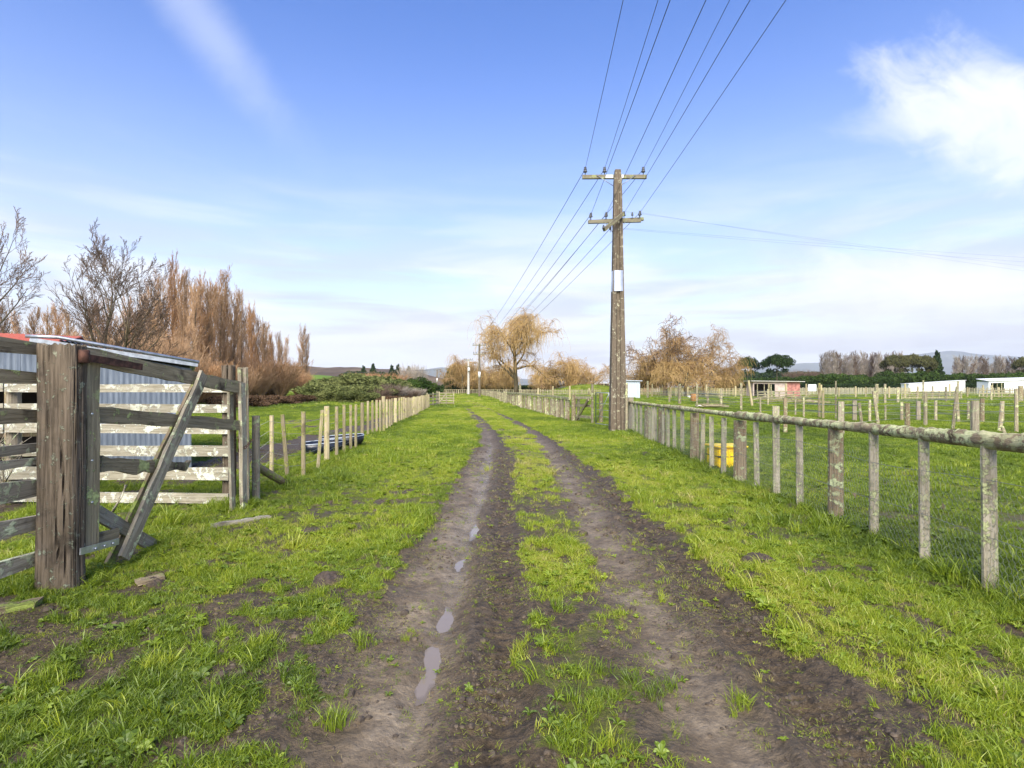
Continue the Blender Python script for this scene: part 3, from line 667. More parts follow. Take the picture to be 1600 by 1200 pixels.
# ------------------------------------------------------------------ right-hand fence
def XR(d): return float(np.interp(d, [2, 4, 9, 14, 19], [3.42, 3.46, 3.66, 3.84, 3.98]))
def solve(px):
    d = 5.
    for _ in range(60): d = XR(d)*F/(px-800)
    return d
RF = thing('rail_fence', 'wooden paddock fence on the right with lichen-crusted top rail and wire netting', 'fence', (3.6, 4, 0))
def zr(d): return float(np.interp(d, [2, 3.93, 9, 14, 19], [1.13, 1.105, 1.035, 1.01, .985]))
bats = [(1541, .105), (1439, .085), (1361, .085), (1246, .085), (1210, .095), (1180, .08), (1128, .09), (1110, .085), (1095, .085), (1064, .085), (1052, .08), (1042, .08), (1023, .08), (1018, .08), (1013.5, .07), (1000, .08), (994, .08), (988.5, .08), (1034, .06)]
big = [(1296, .165), (1150, .21), (1080, .19), (1030, .19), (1007, .15)]
for i, (px, w_) in enumerate(bats):
    d = solve(px); tall = .16 if px == 1210 else 0
    post('batten', XR(d)+.03, d, zr(d)-.045+tall+(.0 if not tall else .07), w_, .05, MW['battenZ'], RF, i+3, sq=True, sides=8, rings=7, ir=.05, lean=(random.uniform(-.015, .015), random.uniform(-.012, .012)), taper=.02)
for i, (px, w_) in enumerate(big):
    d = solve(px); post('post', XR(d)+.07, d, zr(d)-.045, w_, w_*.85, MW['postZ'], RF, i+33, ir=.06, rings=8, sides=10)
post('post', XR(2.75)+.07, 2.75, zr(2.75)-.04, .17, .15, MW['postZ'], RF, 50)
def rail_mesh(dd, r0, seed):
    V = []; k = 14; n = len(dd)
    for i, d in enumerate(dd):
        c = np.array([XR(d)+.03, d, zr(d)])
        for j in range(k):
            a = 2*math.pi*j/k; ca, sa = math.cos(a), math.sin(a)
            l = fbm(np.array([d*9+ca*2+sa*1.5]), np.array([sa*2.5+seed+ca]), 4, seed, .7)[0]-.5
            rr = r0*(1+.15*math.sin(d*1.3+seed))*(1+(.75*l if sa > -.3 else .15*l))
            V.append(c+np.array([ca*rr*.95, 0, sa*rr*(1.0 if sa > 0 else .8)]))
    Fc = [(i*k+j, (i+1)*k+j, (i+1)*k+(j+1) % k, i*k+(j+1) % k) for i in range(n-1) for j in range(k)]
    Fc += [tuple(range(k)), tuple(range(n*k-1, (n-1)*k-1, -1))]
    return V, Fc
dj = [2.6, solve(1150)-.02, 13.9, 19.0]
for i in range(3):
    dd = np.arange(dj[i]+(.01 if i else 0), dj[i+1], .03 if i == 0 else .06); V, Fc = rail_mesh(dd, [.063, .054, .05][i], 3+i)
    base = Vector((XR(dd[0]), dd[0], zr(dd[0]))); V2 = [(v_[1]-base.y, v_[0]-base.x, v_[2]-base.z) for v_ in V]   # local X = along
    me = mesh('rail', V2, Fc, True); m_ = Matrix(((0, 1, 0, base.x), (1, 0, 0, base.y), (0, 0, 1, base.z), (0, 0, 0, 1)))
    V3 = [(v_[0], -v_[1], v_[2]) for v_ in V2]; me = mesh('rail', V3, [tuple(reversed(f_)) for f_ in Fc][::1], True)
    m_ = Matrix(((0, -1, 0, base.x), (1, 0, 0, base.y), (0, 0, 1, base.z), (0, 0, 0, 1)))
    me.flip_normals()
    ob('rail', me, MW['railX'], RF, mtx=m_)
# hexagonal netting as one stuff part
segs = []
cw, chh = .05, .048
d = 2.7
cols = int((18.6-2.7)/cw)
def npnt(i, j, off):
    dd = 2.7+i*cw; z = .02+j*chh/2
    X = XR(dd)-.008+.018*math.sin(dd*3+z*5); sag = .045*math.sin(dd*2.1)+.02*math.sin(dd*5)
    sh = .05*(z-.4)*math.sin(dd*1.7)
    return (X, dd+off+sh, hz(X, dd) + z*(1+sag*.4)-(.03*math.sin(dd*4) if j > 26 else 0))
NR = 17
HZ = {}
import functools
_hz = hz; hz_ = functools.lru_cache(None)(lambda a, b: _hz(a, b))
hz = lambda a, b: hz_(round(a, 1), round(b, 1))
for i in range(cols):
    for j in range(NR):
        o_ = cw/2 if j % 2 else 0
        A = npnt(i, 2*j, o_); B = npnt(i, 2*j+1, o_)
        segs.append((A, B))                                     # twisted upright
        if j < NR-1:
            segs.append((B, npnt(i, 2*j+2, o_+cw/2))); segs.append((B, npnt(i, 2*j+2, o_-cw/2)))
hz = _hz
def seg_mesh(A, B, RA, RB, sides=3):
    A, B = np.asarray(A, float), np.asarray(B, float); n = len(A); RA = np.broadcast_to(RA, (n,)); RB = np.broadcast_to(RB, (n,))
    t_ = B-A; L = np.linalg.norm(t_, axis=1, keepdims=True)+1e-9; t_ = t_/L
    up = np.where(np.abs(t_[:, 2:3]) < .9, np.array([[0, 0, 1.]]), np.array([[1., 0, 0]])); a = np.cross(t_, up); a /= np.linalg.norm(a, axis=1, keepdims=True)+1e-9; b = np.cross(t_, a)
    V = np.zeros((n, 2*sides, 3))
    for k in range(sides):
        c, s_ = math.cos(2*math.pi*k/sides), math.sin(2*math.pi*k/sides)
        V[:, k] = A+(a*c+b*s_)*RA[:, None]; V[:, k+sides] = B+(a*c+b*s_)*RB[:, None]
    base = (np.arange(n)*2*sides)[:, None]; Fq = []
    for k in range(sides): k2 = (k+1) % sides; Fq.append(base+np.array([[k, k2, k2+sides, k+sides]]))
    return V.reshape(-1, 3), np.concatenate(Fq)
A = np.array([s_[0] for s_ in segs]); B = np.array([s_[1] for s_ in segs])
V, Fq = seg_mesh(A, B, .00125, .00125); o = ob('wire_netting', mesh('wire_netting', V-np.array(RF.location), Fq), wirem, RF); o.location = (0, 0, 0); o['kind'] = 'stuff'
wires('wire', [[(XR(d_)-.01, d_, .80+.03*math.sin(d_*2.1)) for d_ in np.arange(2.7, 18.8, .25)], [(XR(d_)-.01, d_, .42+.01*math.sin(d_*3)) for d_ in np.arange(2.7, 18.8, .25)]], .0022, wirem, RF)
for (px, py) in ((1425, 790), (1475, 792), (1335, 775)):
    d = solve(px); q = P(px, py, d*1.01); rr = random.Random(px)
    V = [(rr.uniform(-.03, .03), rr.uniform(-.01, .01), rr.uniform(-.035, .035)) for _ in range(7)]
    tag(ob('dead_leaf', mesh('leaf', V, [(0, 1, 2), (1, 2, 3), (2, 3, 4), (3, 4, 5), (4, 5, 6), (0, 2, 5)]), MW['postZ'], loc=q), {1425: 'curled brown leaf caught in the netting left of the second near batten', 1475: 'curled brown leaf caught in the netting right of the second near batten', 1335: 'orange-brown leaf caught in the netting beside the third near batten'}[px], 'leaf')
# yellow tub behind the fence
T = thing('yellow_tub', 'bright yellow plastic tub with dark band standing behind the right fence', 'tub', (4.07, 10.35, 0))
ob('tub_body', box_mesh(.56, .5, .40, .05), yellow, T, loc=(4.07, 10.35, hz(4.07, 10.35)-.01), rot=(0, 0, .15))
ob('tub_band', box_mesh(.572, .512, .028, .008), black, T, loc=(4.07, 10.35, hz(4.07, 10.35)+.205), rot=(0, 0, .15))
for k_ in (-.18, 0, .18): ob('tub_rib', box_mesh(.03, .02, .33, .006), yellow, T, loc=(4.07+k_-.04, 10.35-.262, hz(4.07, 10.35)+.02), rot=(0, 0, .15))
ob('tub_rim', box_mesh(.60, .54, .03, .01), yellow, T, loc=(4.07, 10.35, hz(4.07, 10.35)+.385), rot=(0, 0, .15))

# ------------------------------------------------------------------ power poles and lines
DP = 18.3; XP = (965-800)/F*DP
PP = thing('power_pole', 'tall grooved grey power pole with two crossarms and silver band beside the right fence', 'pole', (XP, DP, 0))
def ipole(H, w0, w1, d0, d1, n=24):
    V = []; prof = [(-.5, -.5), (-.18, -.5), (-.10, -.30), (.10, -.30), (.18, -.5), (.5, -.5), (.5, .5), (.18, .5), (.10, .3), (-.10, .3), (-.18, .5), (-.5, .5)]
    k = len(prof)
    for i in range(n+1):
        f_ = i/n; z = H*f_; w_ = w0+(w1-w0)*f_; dd = d0+(d1-d0)*f_; gd = 1 if f_ < .86 else max(0, 1-(f_-.86)*9)
        if f_ > .985: w_ *= .8; dd *= .8
        for (a, b) in prof:
            if abs(b) < .45: b = math.copysign(.5-.2*gd, b)
            V.append((a*w_*(1+.012*math.sin(z*5+a*9)), b*dd, z))
    Fc = [(i*k+j, i*k+(j+1) % k, (i+1)*k+(j+1) % k, (i+1)*k+j) for i in range(n) for j in range(k)]
    Fc += [tuple(range(n*k, n*k+k)), tuple(reversed(range(k)))]; return mesh('pole', V, Fc)
TOP = HC+(HY-266)/F*DP
ob('pole_shaft', ipole(TOP+.3, .56, .235, .42, .22), MW['pole'], PP, loc=(XP, DP, -.3))
zb0, zb1 = HC+(HY-456)/F*DP, HC+(HY-424)/F*DP
wz = lambda z: .56+(.235-.56)*(z+.3)/(TOP+.3)
ob('metal_band', mesh('band', *(lambda n: ([((wz(z)/2+.012)*(abs(math.cos(a))**.6)*math.copysign(1, math.cos(a)), (.17+.012)*(abs(math.sin(a))**.6)*math.copysign(1, math.sin(a)), z-zb0) for z in (zb0, zb1) for a in [2*math.pi*i/n for i in range(n)]], [(i, (i+1) % n, (i+1) % n+n, i+n) for i in range(n)]))(32), True), band, PP, loc=(XP, DP, zb0))
def insul(parent, q, s=1.0, white=False):
    a = ob('insulator', lathe_mesh([(.012*s, -.12*s), (.012*s, 0), (.03*s, 0), (.062*s, .015*s), (.062*s, .045*s), (.03*s, .06*s), (.05*s, .075*s), (.05*s, .10*s), (.028*s, .12*s), (.045*s, .135*s), (.03*s, .165*s)], 10), porc, parent, loc=q)
    return a
za = HC+(HY-273.5)/F*DP; xa0, xa1 = (911-800)/F*DP, (1012-800)/F*DP
fy_ = DP+.17
board('crossarm', (xa0, fy_, za), (xa1, fy_, za), .125, .10, MW['arm'], PP, 2, n=4, wob=.02)
ob('white_patch', box_mesh(.26, .006, .11), whitep, PP, loc=((953-800)/F*DP, fy_-.056, za-.055)); ob('white_patch', box_mesh(.12, .006, .11), whitep, PP, loc=((973-800)/F*DP, fy_-.056, za-.055))
top_ins = []
for px in (915.5, 946, 1007): q = Vector(((px-800)/F*DP, fy_, za+.15)); insul(PP, q, 1.15); top_ins.append(q+Vector((0, 0, .12)))
zl = HC+(HY-342)/F*DP
board('crossarm', ((920-800)/F*DP, fy_-.02, zl-.06), ((1003-800)/F*DP, fy_-.02, zl-.02), .10, .10, MW['arm'], PP, 3, n=4, wob=.02)
board('crossarm', ((922-800)/F*DP, DP+.32, zl+.0), ((1009-800)/F*DP, DP+.32, zl+.09), .10, .10, MW['arm'], PP, 4, n=4, wob=.02)
low_ins = []
for px, py in ((925.5, 335), (950, 334), (978, 333), (1003.5, 332)): q = P(px, py, DP); q.y = DP+.32; insul(PP, q, .95); low_ins.append(q+Vector((0, 0, .10)))
for px, py in ((922, 340), (946, 339), (988, 337), (999, 337)): q = P(px, py, DP+.15); insul(PP, q, .7)
da, db = P(944, 359, DP-.8), P(973.5, 334, DP-.2); da.z += .0
board('crossarm', da, db, .11, .10, MW['arm'], PP, 6, n=4, wob=.02)['label'] = 'short side crossarm slanting across the pole'
dia = []
for px, py, d_ in ((943, 357, DP-.85), (953.5, 359, DP-.5), (969, 332, DP+.2)): q = P(px, py, d_); insul(PP, q, .7); dia.append(q+Vector((0, 0, .06)))
for a_, b_ in (((933, 274), (959, 291)), ((993, 274), (970, 290)), ((946, 348), (958, 364)), ((979, 345), (970, 355))):
    wires('stay_strut', [[P(*a_, fy_-.07), P(*b_, DP+.02)]], .012, galv, PP, 4)
# neighbouring poles
def small_pole(px, pyt, d, w_, mt, label, arms, trans=False):
    T = thing('power_pole', label, 'pole', ((px-800)/F*d, d, 0), 'power poles along the track'); x = (px-800)/F*d; H = HC+(HY-pyt)/F*d
    ob('pole_shaft', post_mesh(H+.5, w_, w_, 8, 4, .03, 2, taper=.35), mt, T, loc=(x, d, -.5))
    for (dz, L) in arms:
        board('crossarm', (x-L/2, d-.15, H-dz), (x+L/2, d-.15, H-dz), .13, .1, MW['arm'], T, 3, n=2)
        for s_ in (-.46, -.25, .25, .46): insul(T, (x+s_*L, d-.15, H-dz+.14), 1.1)
    if trans: ob('transformer', lathe_mesh([(.2, 0), (.24, .04), (.24, .62), (.2, .68)], 12), whitep, T, loc=(x+.1, d-.4, H-2.4)); ob('fuse_arm', box_mesh(1.2, .1, .1), MW['arm'], T, loc=(x, d-.2, H-1.5))
    return x, d, H
n1 = small_pole(749, 537, 85, .42, MW['pole'], 'slim dark power pole with two crossarms standing left of the big willow', [(.25, 2.1), (1.65, 1.9)])
ob('marker_band', lathe_mesh([(.2, 0), (.2, .9)], 10), whitep, bpy.data.objects['power_pole.001'], loc=(n1[0], 85, 3.0))
n2 = small_pole(732, 561, 108, .52, concrete, 'pale concrete power pole with transformer at the bend of the track', [(.2, 1.8)], True)
n3 = small_pole(683, 577, 175, .4, MW['pole'], 'farthest small dark power pole left of the track end', [(.2, 2.2)])
ob('marker_band', lathe_mesh([(.2, 0), (.2, 1.2)], 10), whitep, bpy.data.objects['power_pole.003'], loc=(n3[0], 175, 3.2))
def cat(a, b, sag, n=30):
    a, b = Vector(a), Vector(b); return [a.lerp(b, i/n)-Vector((0, 0, 4*sag*(i/n)*(1-i/n))) for i in range(n+1)]
WL = ['leftmost', 'second', 'fifth', 'third', 'fourth', 'sixth', 'rightmost']
ends0 = [975, 1030, 1143, 1047, 1103, 1172, 1228]
al = top_ins+low_ins
for i, q in enumerate(al):
    # line passes overhead towards the pole behind the camera
    zt = q.z-.42; d0 = (zt-HC)*F/605; x0 = (ends0[i]-800)/F*d0; sl = (q.x-x0)/(q.y-d0)
    e = Vector((q.x-sl*50, q.y-50, q.z)); o = ob('power_line', tube_mesh([cat(q, e, .62, 40)], .0065, 4), darkwire)
    tag(o, {0: 'leftmost overhead wire leading from the top crossarm over the camera', 1: 'overhead wire from the middle insulator of the top crossarm over the camera', 2: 'overhead wire from the right insulator of the top crossarm over the camera', 3: 'overhead wire from the leftmost lower insulator over the camera', 4: 'overhead wire from the second lower insulator over the camera', 5: 'overhead wire from the lower insulator just right of the pole', 6: 'rightmost overhead wire rising from the end of the lower crossarm'}[i], 'wire', 'overhead wires towards the camera')
    off = (i-1)*.9 if i < 3 else (i-4.5)*.55
    e = Vector((n1[0]+off, 85, n1[2]-(.0 if i < 3 else 1.45)))
    o = ob('power_line', tube_mesh([cat(q, e, .8, 40)], .011, 4), darkwire)
    tag(o, {0: 'wire from the left end of the top crossarm to the slim far pole', 1: 'wire from the middle of the top crossarm to the slim far pole', 2: 'wire from the right end of the top crossarm to the slim far pole'}.get(i, ['', '', '', 'leftmost wire from the lower crossarm to the slim far pole', 'second wire from the left between lower crossarm and slim far pole', 'third wire from the left between lower crossarm and slim far pole', 'rightmost wire from the lower crossarm to the slim far pole'][i]), 'wire', 'overhead wires to the far poles' if i < 3 else 'lower overhead wires to the far poles')
for i in range(4):
    q = [dia[0], dia[1], dia[2], low_ins[3]][i]
    e = P(1600, 398+i*7, 24+.3*i); dirv = e-q; e2 = q+dirv*1.9
    sag = .25*(e2.z+q.z-2*e.z)*1.0
    o = ob('power_line', tube_mesh([cat(q, e2, .12, 40)], .0022, 4), darkwire)
    tag(o, ['topmost', 'second highest', 'third highest', 'lowest'][i]+' faint side wire running from the pole across the right sky', 'wire', 'side wires to the right')
for i in range(2):
    o = ob('power_line', tube_mesh([cat((n3[0]-1+i*2, 175, n3[2]-.1), (-95, 165, 6.4+i*.3), .9, 20)], .02, 4), darkwire); tag(o, ['lower', 'upper'][i]+' thin far wire crossing low over the shrubs on the left', 'wire', 'thin far wires on the left')

# ------------------------------------------------------------------ picket fence on the left
LF = thing('picket_fence', 'long row of tan wooden fence battens on wires along the left of the track', 'fence', (-4.0, 10, 0))
lp = [(424.5, 649, 737.5, 6.5, 0), (450, 648, 746, 6.5, 8), (474, 644, 744, 6.5, 0), (496, 640, 735, 5.5, -7), (510.5, 636, 722, 9, 0), (526, 635, 712, 5.5, 0), (537.5, 633, 709, 5, 0), (548, 632, 703, 4.6, 0), (556, 631, 700, 4.5, 0), (566, 630, 684, 6, 0),
      (575, 627, 682, 4, 0), (582, 626, 679, 4, 0), (588.5, 625.5, 676, 4, 0), (594, 625, 674.5, 3.6, 0), (599, 619, 674, 6, 0), (604.5, 624, 670, 3.6, 0), (609, 623.5, 667, 3.5, 0), (612.5, 623, 665, 3.2, 0), (618, 622.5, 662.5, 6, 0), (624, 622, 660, 3.3, 0), (627.5, 621.5, 658.5, 3, 0), (631, 621, 657, 4, 0)]
tops = []
for i, (px, t0, b0, w_, ln) in enumerate(lp):
    x, d = G(px, b0); H = (b0-t0)/F*d; ww = w_/F*d*.92
    post('picket', x, d, H, ww, ww*.75, MW['pickZ'], LF, i, sq=True, sides=8, rings=4, ir=.06, lean=(0, -ln/F*d/H*1.0), taper=.03, sink=.1); tops.append((x, d))
i = 0; x, d = tops[-1]; mes = [post_mesh(1.12, .085+.02*(k % 2), .07, 8, 3, .07, k+90, sq=True) for k in range(5)]
while d < 39.5:
    d += .62; x = float(np.interp(d, [24.5, 40], [-4.87, -6.1])); post('picket', x, d, 1, .1, .08, MW['pickZ'], LF, me=mes[i % 5], sink=.12+.06*random.random(), lean=(random.uniform(-.02, .02), random.uniform(-.02, .02))); tops.append((x, d)); i += 1
fl = [(x-.05, d) for x, d in tops]
wires('wire', [[(x, d, z) for x, d in [(-3.6, 7.4)]+fl] for z in (.18, .36, .54, .72, .9)], .003, wirem, LF)
# far left gates
def field_gate(x0, y0, x1, y1, H, label, name='field_gate', rails=5, br=True, mt='farX'):
    T = thing(name, label, 'gate', (x0, y0, 0)); a = Vector((x0, y0, 0)); b = Vector((x1, y1, 0))
    for k in range(rails):
        z = .18+(H-.22)*k/(rails-1); board('rail', a+Vector((0, 0, z)), b+Vector((0, 0, z)), .10, .03, MW[mt], T, k, n=3)
    for f_ in (0.02, .5, .98): q = a.lerp(b, f_); post('stile', q.x, q.y, H, .09, .06, MW['farZ'], T, 3, sink=0, z=.08)
    if br: dv = (b-a).normalized(); board('brace', a+Vector((0, -.05, .18)), a.lerp(b, .5)+Vector((0, -.05, H-.05)), .10, .03, MW['farX'], T, 8, n=2)
    return T
x0, d0 = G(686, 633); x1, d1 = G(712, 632); field_gate(x0, d0, x1, d0+.3, 1.05, 'wooden field gate with pale diagonal brace at the end of the left fence')
T = thing('gate_post', 'stout gatepost between the left picket fence and the field gate', 'post', (x0-.15, d0, 0)); post('post', x0-.15, d0, 1.2, .2, .2, MW['farZ'], T, 2)
field_gate(-6.35, 40.6, -6.0, 44.5, 1.0, 'narrow wooden gate seen edge-on where the left picket fence ends', rails=4, br=False)

# ------------------------------------------------------------------ far right-hand fence beyond the pole
q0 = G(925, 661); 
T = thing('tube_gate', 'grey metal tube gate just left of the power pole', 'gate', (2.8, 21, 0))
g0, g1 = P(931, 664, 21.6), P(952, 664, 20.6); g0.z = .06; g1.z = .06; h_ = 1.22
wires('gate_frame', [[g0, g0+Vector((0, 0, h_)), g1+Vector((0, 0, h_)), g1, g0]], .022, galv, T, 6)
wires('gate_brace', [[g0+Vector((0, 0, .03)), g1+Vector((0, 0, h_))]], .014, galv, T, 5)
for z in (.3, .55, .8): wires('gate_wire', [[g0+Vector((0, 0, z)), g1+Vector((0, 0, z))]], .008, galv, T, 4)
T = thing('gate_post', 'tall slim wooden post between the timber gate and the tube gate', 'post', (3.2, 21.8, 0)); x, d = G(925.5, 662); post('post', x, d, 1.62, .10, .10, MW['farZ'], T, 3)
o = post('gate_post', *G(939, 661), 1.25, .17, .17, MW['postZ'], None, 4); tag(o, 'squat brown post seen through the metal tube gate', 'post')
o = post('gate_post', *G(979, 676), 1.62, .09, .10, MW['farZ'], None, 5); tag(o, 'slim tall post against the right side of the power pole', 'post')
o = post('gate_post', XR(18.6)+.06, 18.6, 1.12, .26, .2, MW['yardZ'], None, 6); tag(o, 'stout lichened end post of the right fence beside the power pole', 'post')
T = thing('timber_gate', 'dark old timber gate with heavy diagonal brace left of the tube gate', 'gate', (2.6, 23, 0))
a, b = P(898, 620, 23.8), P(923, 620, 22.2)
for z in (1.05, .72, .25): board('rail', (a.x, a.y, z), (b.x, b.y, z+.02), .11, .04, MW['farX'], T, int(z*9), n=3)
board('brace', (a.x+.05, a.y-.05, .05), (b.x-.1, b.y-.05, 1.0), .13, .05, MW['log'], T, 3, n=3)
post('post', a.x-.05, a.y, 1.15, .2, .2, MW['postZ'], T, 3); post('post', a.x+.15, a.y-.1, 1.0, .14, .14, MW['farZ'], T, 4)
FR = thing('paling_fence', 'weathered paling fence with single top rail beyond the power pole on the right', 'fence', (2, 26, 0))
def XF(d): return float(np.interp(d, [24, 31, 40, 52, 80, 110], [2.55, 1.75, .55, -.7, -3.0, -6.5]))
mes = [post_mesh(1.05, .10+.03*(k % 3), .06, 8, 3, .08, k+190, sq=True) for k in range(5)]
d = 24.3; i = 0
while d < 50:
    post('paling', XF(d), d, 1, .1, .08, MW['farZ'] if i % 3 else MW['postZ'], FR, me=mes[i % 5], sink=.12, lean=(random.uniform(-.03, .03), random.uniform(-.03, .03))); d += .48+.35*random.random()+(d-24)*.012; i += 1
for a_, b_ in ((24, 30), (30, 36.5), (36.5, 43), (43, 50)): board('top_rail', (XF(a_), a_, 1.0), (XF(b_), b_, 1.02+.04*random.random()), .11, .09, MW['railX'], FR, int(a_), n=6)
for px, t0, b0 in ((812.5, 600, 636), (790.5, 608, 632), (788, 610, 631.5)): x, d = G(px, b0); post('post', x, d, (b0-t0)/F*d, 4/F*d, 4/F*d, MW['farZ'], FR, 4)
PF = thing('rail_fence', 'far stretch of rail and batten fence curving beside the track towards the willows', 'fence', (-1, 52, 0))
d = 51; i = 0
while d < 104:
    post('batten', XF(d), d, 1, .1, .08, MW['farZ'], PF, me=mes[i % 5], sink=.1); d += .75+.4*random.random(); i += 1
for z in (.35, .65, .95):
    for a_, b_ in ((51, 66), (66, 80), (80, 104)): board('rail', (XF(a_), a_, z), (XF(b_), b_, z), .09, .05, MW['farX'], PF, int(z*10), n=3)
HF = thing('rail_fence', 'grey batten fence running across the far end of the track', 'fence', (-6, 112, 0))
for k in range(60): xx = -14+k*.42; post('batten', xx, 112+.05*k, 1, .1, .08, MW['farZ'], HF, me=mes[k % 5], sink=.05)
for z in (.4, .7, 1.0): board('rail', (-14, 112, z), (11.2, 115, z), .09, .04, MW['farX'], HF, 3, n=3)

# ------------------------------------------------------------------ paddock fences on the right, row by row
def rowfence(name, label, items, mt, wz_=(.35, .7, .95), extra=None, r=.005, loc=None):
    pts = []
    T = thing(name, label, 'fence', (*G(items[0][0], items[0][2]), 0))
    for i, it in enumerate(items):
        px, t0, b0, w_ = it[:4]; ln = it[4] if len(it) > 4 else 0; m_ = it[5] if len(it) > 5 else mt
        x, d = G(px, b0); H = (b0-t0)/F*d; post('post', x, d, H, w_/F*d, w_/F*d*.85, MW[m_], T, i*3+7, lean=(0, -ln/F*d/max(H, .1)), ir=.12, z=0 if d > 30 else None); pts.append((x, d))
    pts.sort()
    wires('wire', [[(x, d+.05, z) for x, d in pts] for z in wz_], r, wirem, T); return T
rowfence('post_fence', 'nearest paddock fence of stout uneven grey posts behind the lichened top rail', [(1227, 622, 676, 6.5, 0, 'postZ'), (1314, 627.5, 680, 11, 0, 'yardZ'), (1418, 629.5, 667, 8, 0, 'postZ'), (1488, 603, 671, 5, -7), (1523.5, 627, 677, 13, 0, 'yardZ'), (1562, 626, 675, 6, -4), (1573, 665, 678, 5, 5), (1588, 607, 675, 6), (1640, 615, 678, 8), (1700, 625, 680, 8)], 'farZ')
rowfence('post_fence', 'second paddock fence of thin leaning posts across the right field', [(1188, 620, 652.5, 3), (1243, 620, 650, 3), (1256, 621, 653, 3), (1280, 599, 653, 4.2, 0, 'pickZ'), (1286, 610, 655, 4.5, 0, 'pickZ'), (1306, 595, 655, 2.4), (1335, 624.5, 657, 6.5, 0, 'yardZ'), (1347, 629, 661, 5, 4), (1359, 623.5, 658, 4), (1373, 610, 662, 5, 7), (1383.5, 632, 657, 3), (1409, 627, 657, 5), (1435, 626, 657, 7, 0, 'yardZ'), (1446, 612, 664, 5), (1462, 624.5, 657, 4.4), (1498, 610, 661, 5, 3), (1513, 626, 656, 4), (1535, 622, 659.5, 6.5, 0, 'postZ'), (1567, 626, 658, 4), (1620, 620, 660, 6)], 'farZ', r=.007)
rowfence('post_fence', 'third paddock fence of tall thin poles in the middle of the right field', [(1012, 595.5, 623, 3.5), (1046, 615, 630, 3), (1062, 600, 632, 5), (1089, 600, 632, 2.6), (1106, 611, 632, 4), (1127, 607, 634, 4), (1158, 598, 641, 3.6), (1176, 594, 636, 4, 6, 'pickZ'), (1200, 608, 634, 3), (1370, 600, 632, 5), (1383, 600, 632, 3.6), (1403, 605, 630, 4.4), (1442.5, 594, 628, 2.6), (1478, 604, 628, 3), (1495, 596, 630, 3, -2), (1549, 602, 627, 3), (1595, 603, 628, 7, 0, 'postZ')], 'farZ', r=.01)
rowfence('post_fence', 'thin row of scattered thin posts farther back in the right field', [(760+26*k+random.uniform(-6, 6), 603+random.uniform(-4, 4), 621+random.uniform(-1, 2), 2.3+random.random()) for k in range(3, 32) if not 930 < 760+26*k < 972], 'pickZ', r=.012)
def denserow(label, pxa, pxb, ya, yb, n, w_=.1, H=1.15, mt='pickZ', rails=True, d=None):
    xa, da = G(pxa, ya); xb, db = G(pxb, yb)
    T = thing('batten_fence', label, 'fence', (xa, da, 0)); ms = [post_mesh(H*(1+.12*random.random()), w_*(1+.5*random.random()), w_, 6, 1, .1, k+300) for k in range(4)]
    for k in range(n):
        f_ = (k+random.uniform(-.2, .2))/n; post('batten', xa+(xb-xa)*f_, da+(db-da)*f_, 1, .1, .1, MW[mt], T, me=ms[k % 4], sink=.02, z=0)
    if rails: 
        for z in (.5, .95): board('rail', (xa, da, z), (xb, db, z), .08, .04, MW['farX'], T, 4, n=2)
denserow('far fence of close pale battens in front of the green shelter hedge', 1250, 1424, 617.5, 616.5, 110, .13, 1.35, 'battenZ', False)
denserow('dense batten fence before the old red and white shed', 1000, 1170, 620.5, 619.5, 75, .10, 1.35, 'pickZ')
denserow('low batten fence before the small grey shed left of the power pole', 815, 940, 620, 621, 48, .1, 1.1, 'farZ')
denserow('far pale fence between and beyond the two white sheds', 1502, 1680, 616.3, 618, 70, .13, 1.3, 'battenZ', False)
denserow('batten fence below the willow at the right of the power pole', 975, 1180, 616.5, 615.5, 70, .12, 1.2, 'farZ', False)
# rail yard
def railyard(label, pxa, pxb, yb, H, rails, nposts, name='rail_fence'):
    xa, da = G(pxa, yb); xb, db = G(pxb, yb-.3); T = thing(name, label, 'fence', (xa, da, 0))
    for k in range(nposts): f_ = k/(nposts-1); post('post', xa+(xb-xa)*f_, da+(db-da)*f_, H+.1*random.random(), .16, .16, MW['farZ'], T, k, z=0)
    for k in range(rails): z = .25+(H-.3)*k/(rails-1); board('rail', (xa, da-.1, z), (xb, db-.1, z+random.uniform(-.05, .05)), .11, .05, MW['farX'], T, k, n=4)
railyard('wooden four-rail pen fence in front of the lower white shed', 1409, 1502, 625, 1.0, 4, 9)
railyard('rickety rail pen in front of the old red and white shed', 1184, 1262, 623.5, .95, 3, 8)
railyard('dark rail pen beside the right-hand white shed', 1530, 1600, 622, 1.1, 3, 7)
# timber heap and clutter
T = thing('timber_heap', 'heap of old branches and broken rails in front of the old shed', 'timber heap', (*G(1220, 631), 0))
r = random.Random(5)
for k in range(34):
    px = r.uniform(1168, 1268); x, d = G(px, r.uniform(628, 633)); a = Vector((x, d, r.uniform(.05, .5))); an = r.uniform(-.5, .5); L = r.uniform(1, 3)
    b = a+Vector((math.cos(an)*L, math.sin(an)*L, r.uniform(-.35, .35))); b.z = max(.05, b.z)
    board('branch', a, b, r.uniform(.05, .12), .07, MW['log' if k % 3 else 'farX'], T, k, n=3, wob=.3)
T = thing('timber_heap', 'small stack of sawn planks lying in the paddock behind the right fence', 'timber heap', (*G(1100, 636), 0))
for k in range(10):
    x, d = G(r.uniform(1084, 1100), r.uniform(636, 638)); board('plank', (x, d, .08+.05*(k//2)), (x+r.uniform(1.2, 2), d+r.uniform(-.6, .6), .08+.05*(k//2)), .05, .2, MW['farX' if k % 2 else 'postZ'], T, k, n=2)
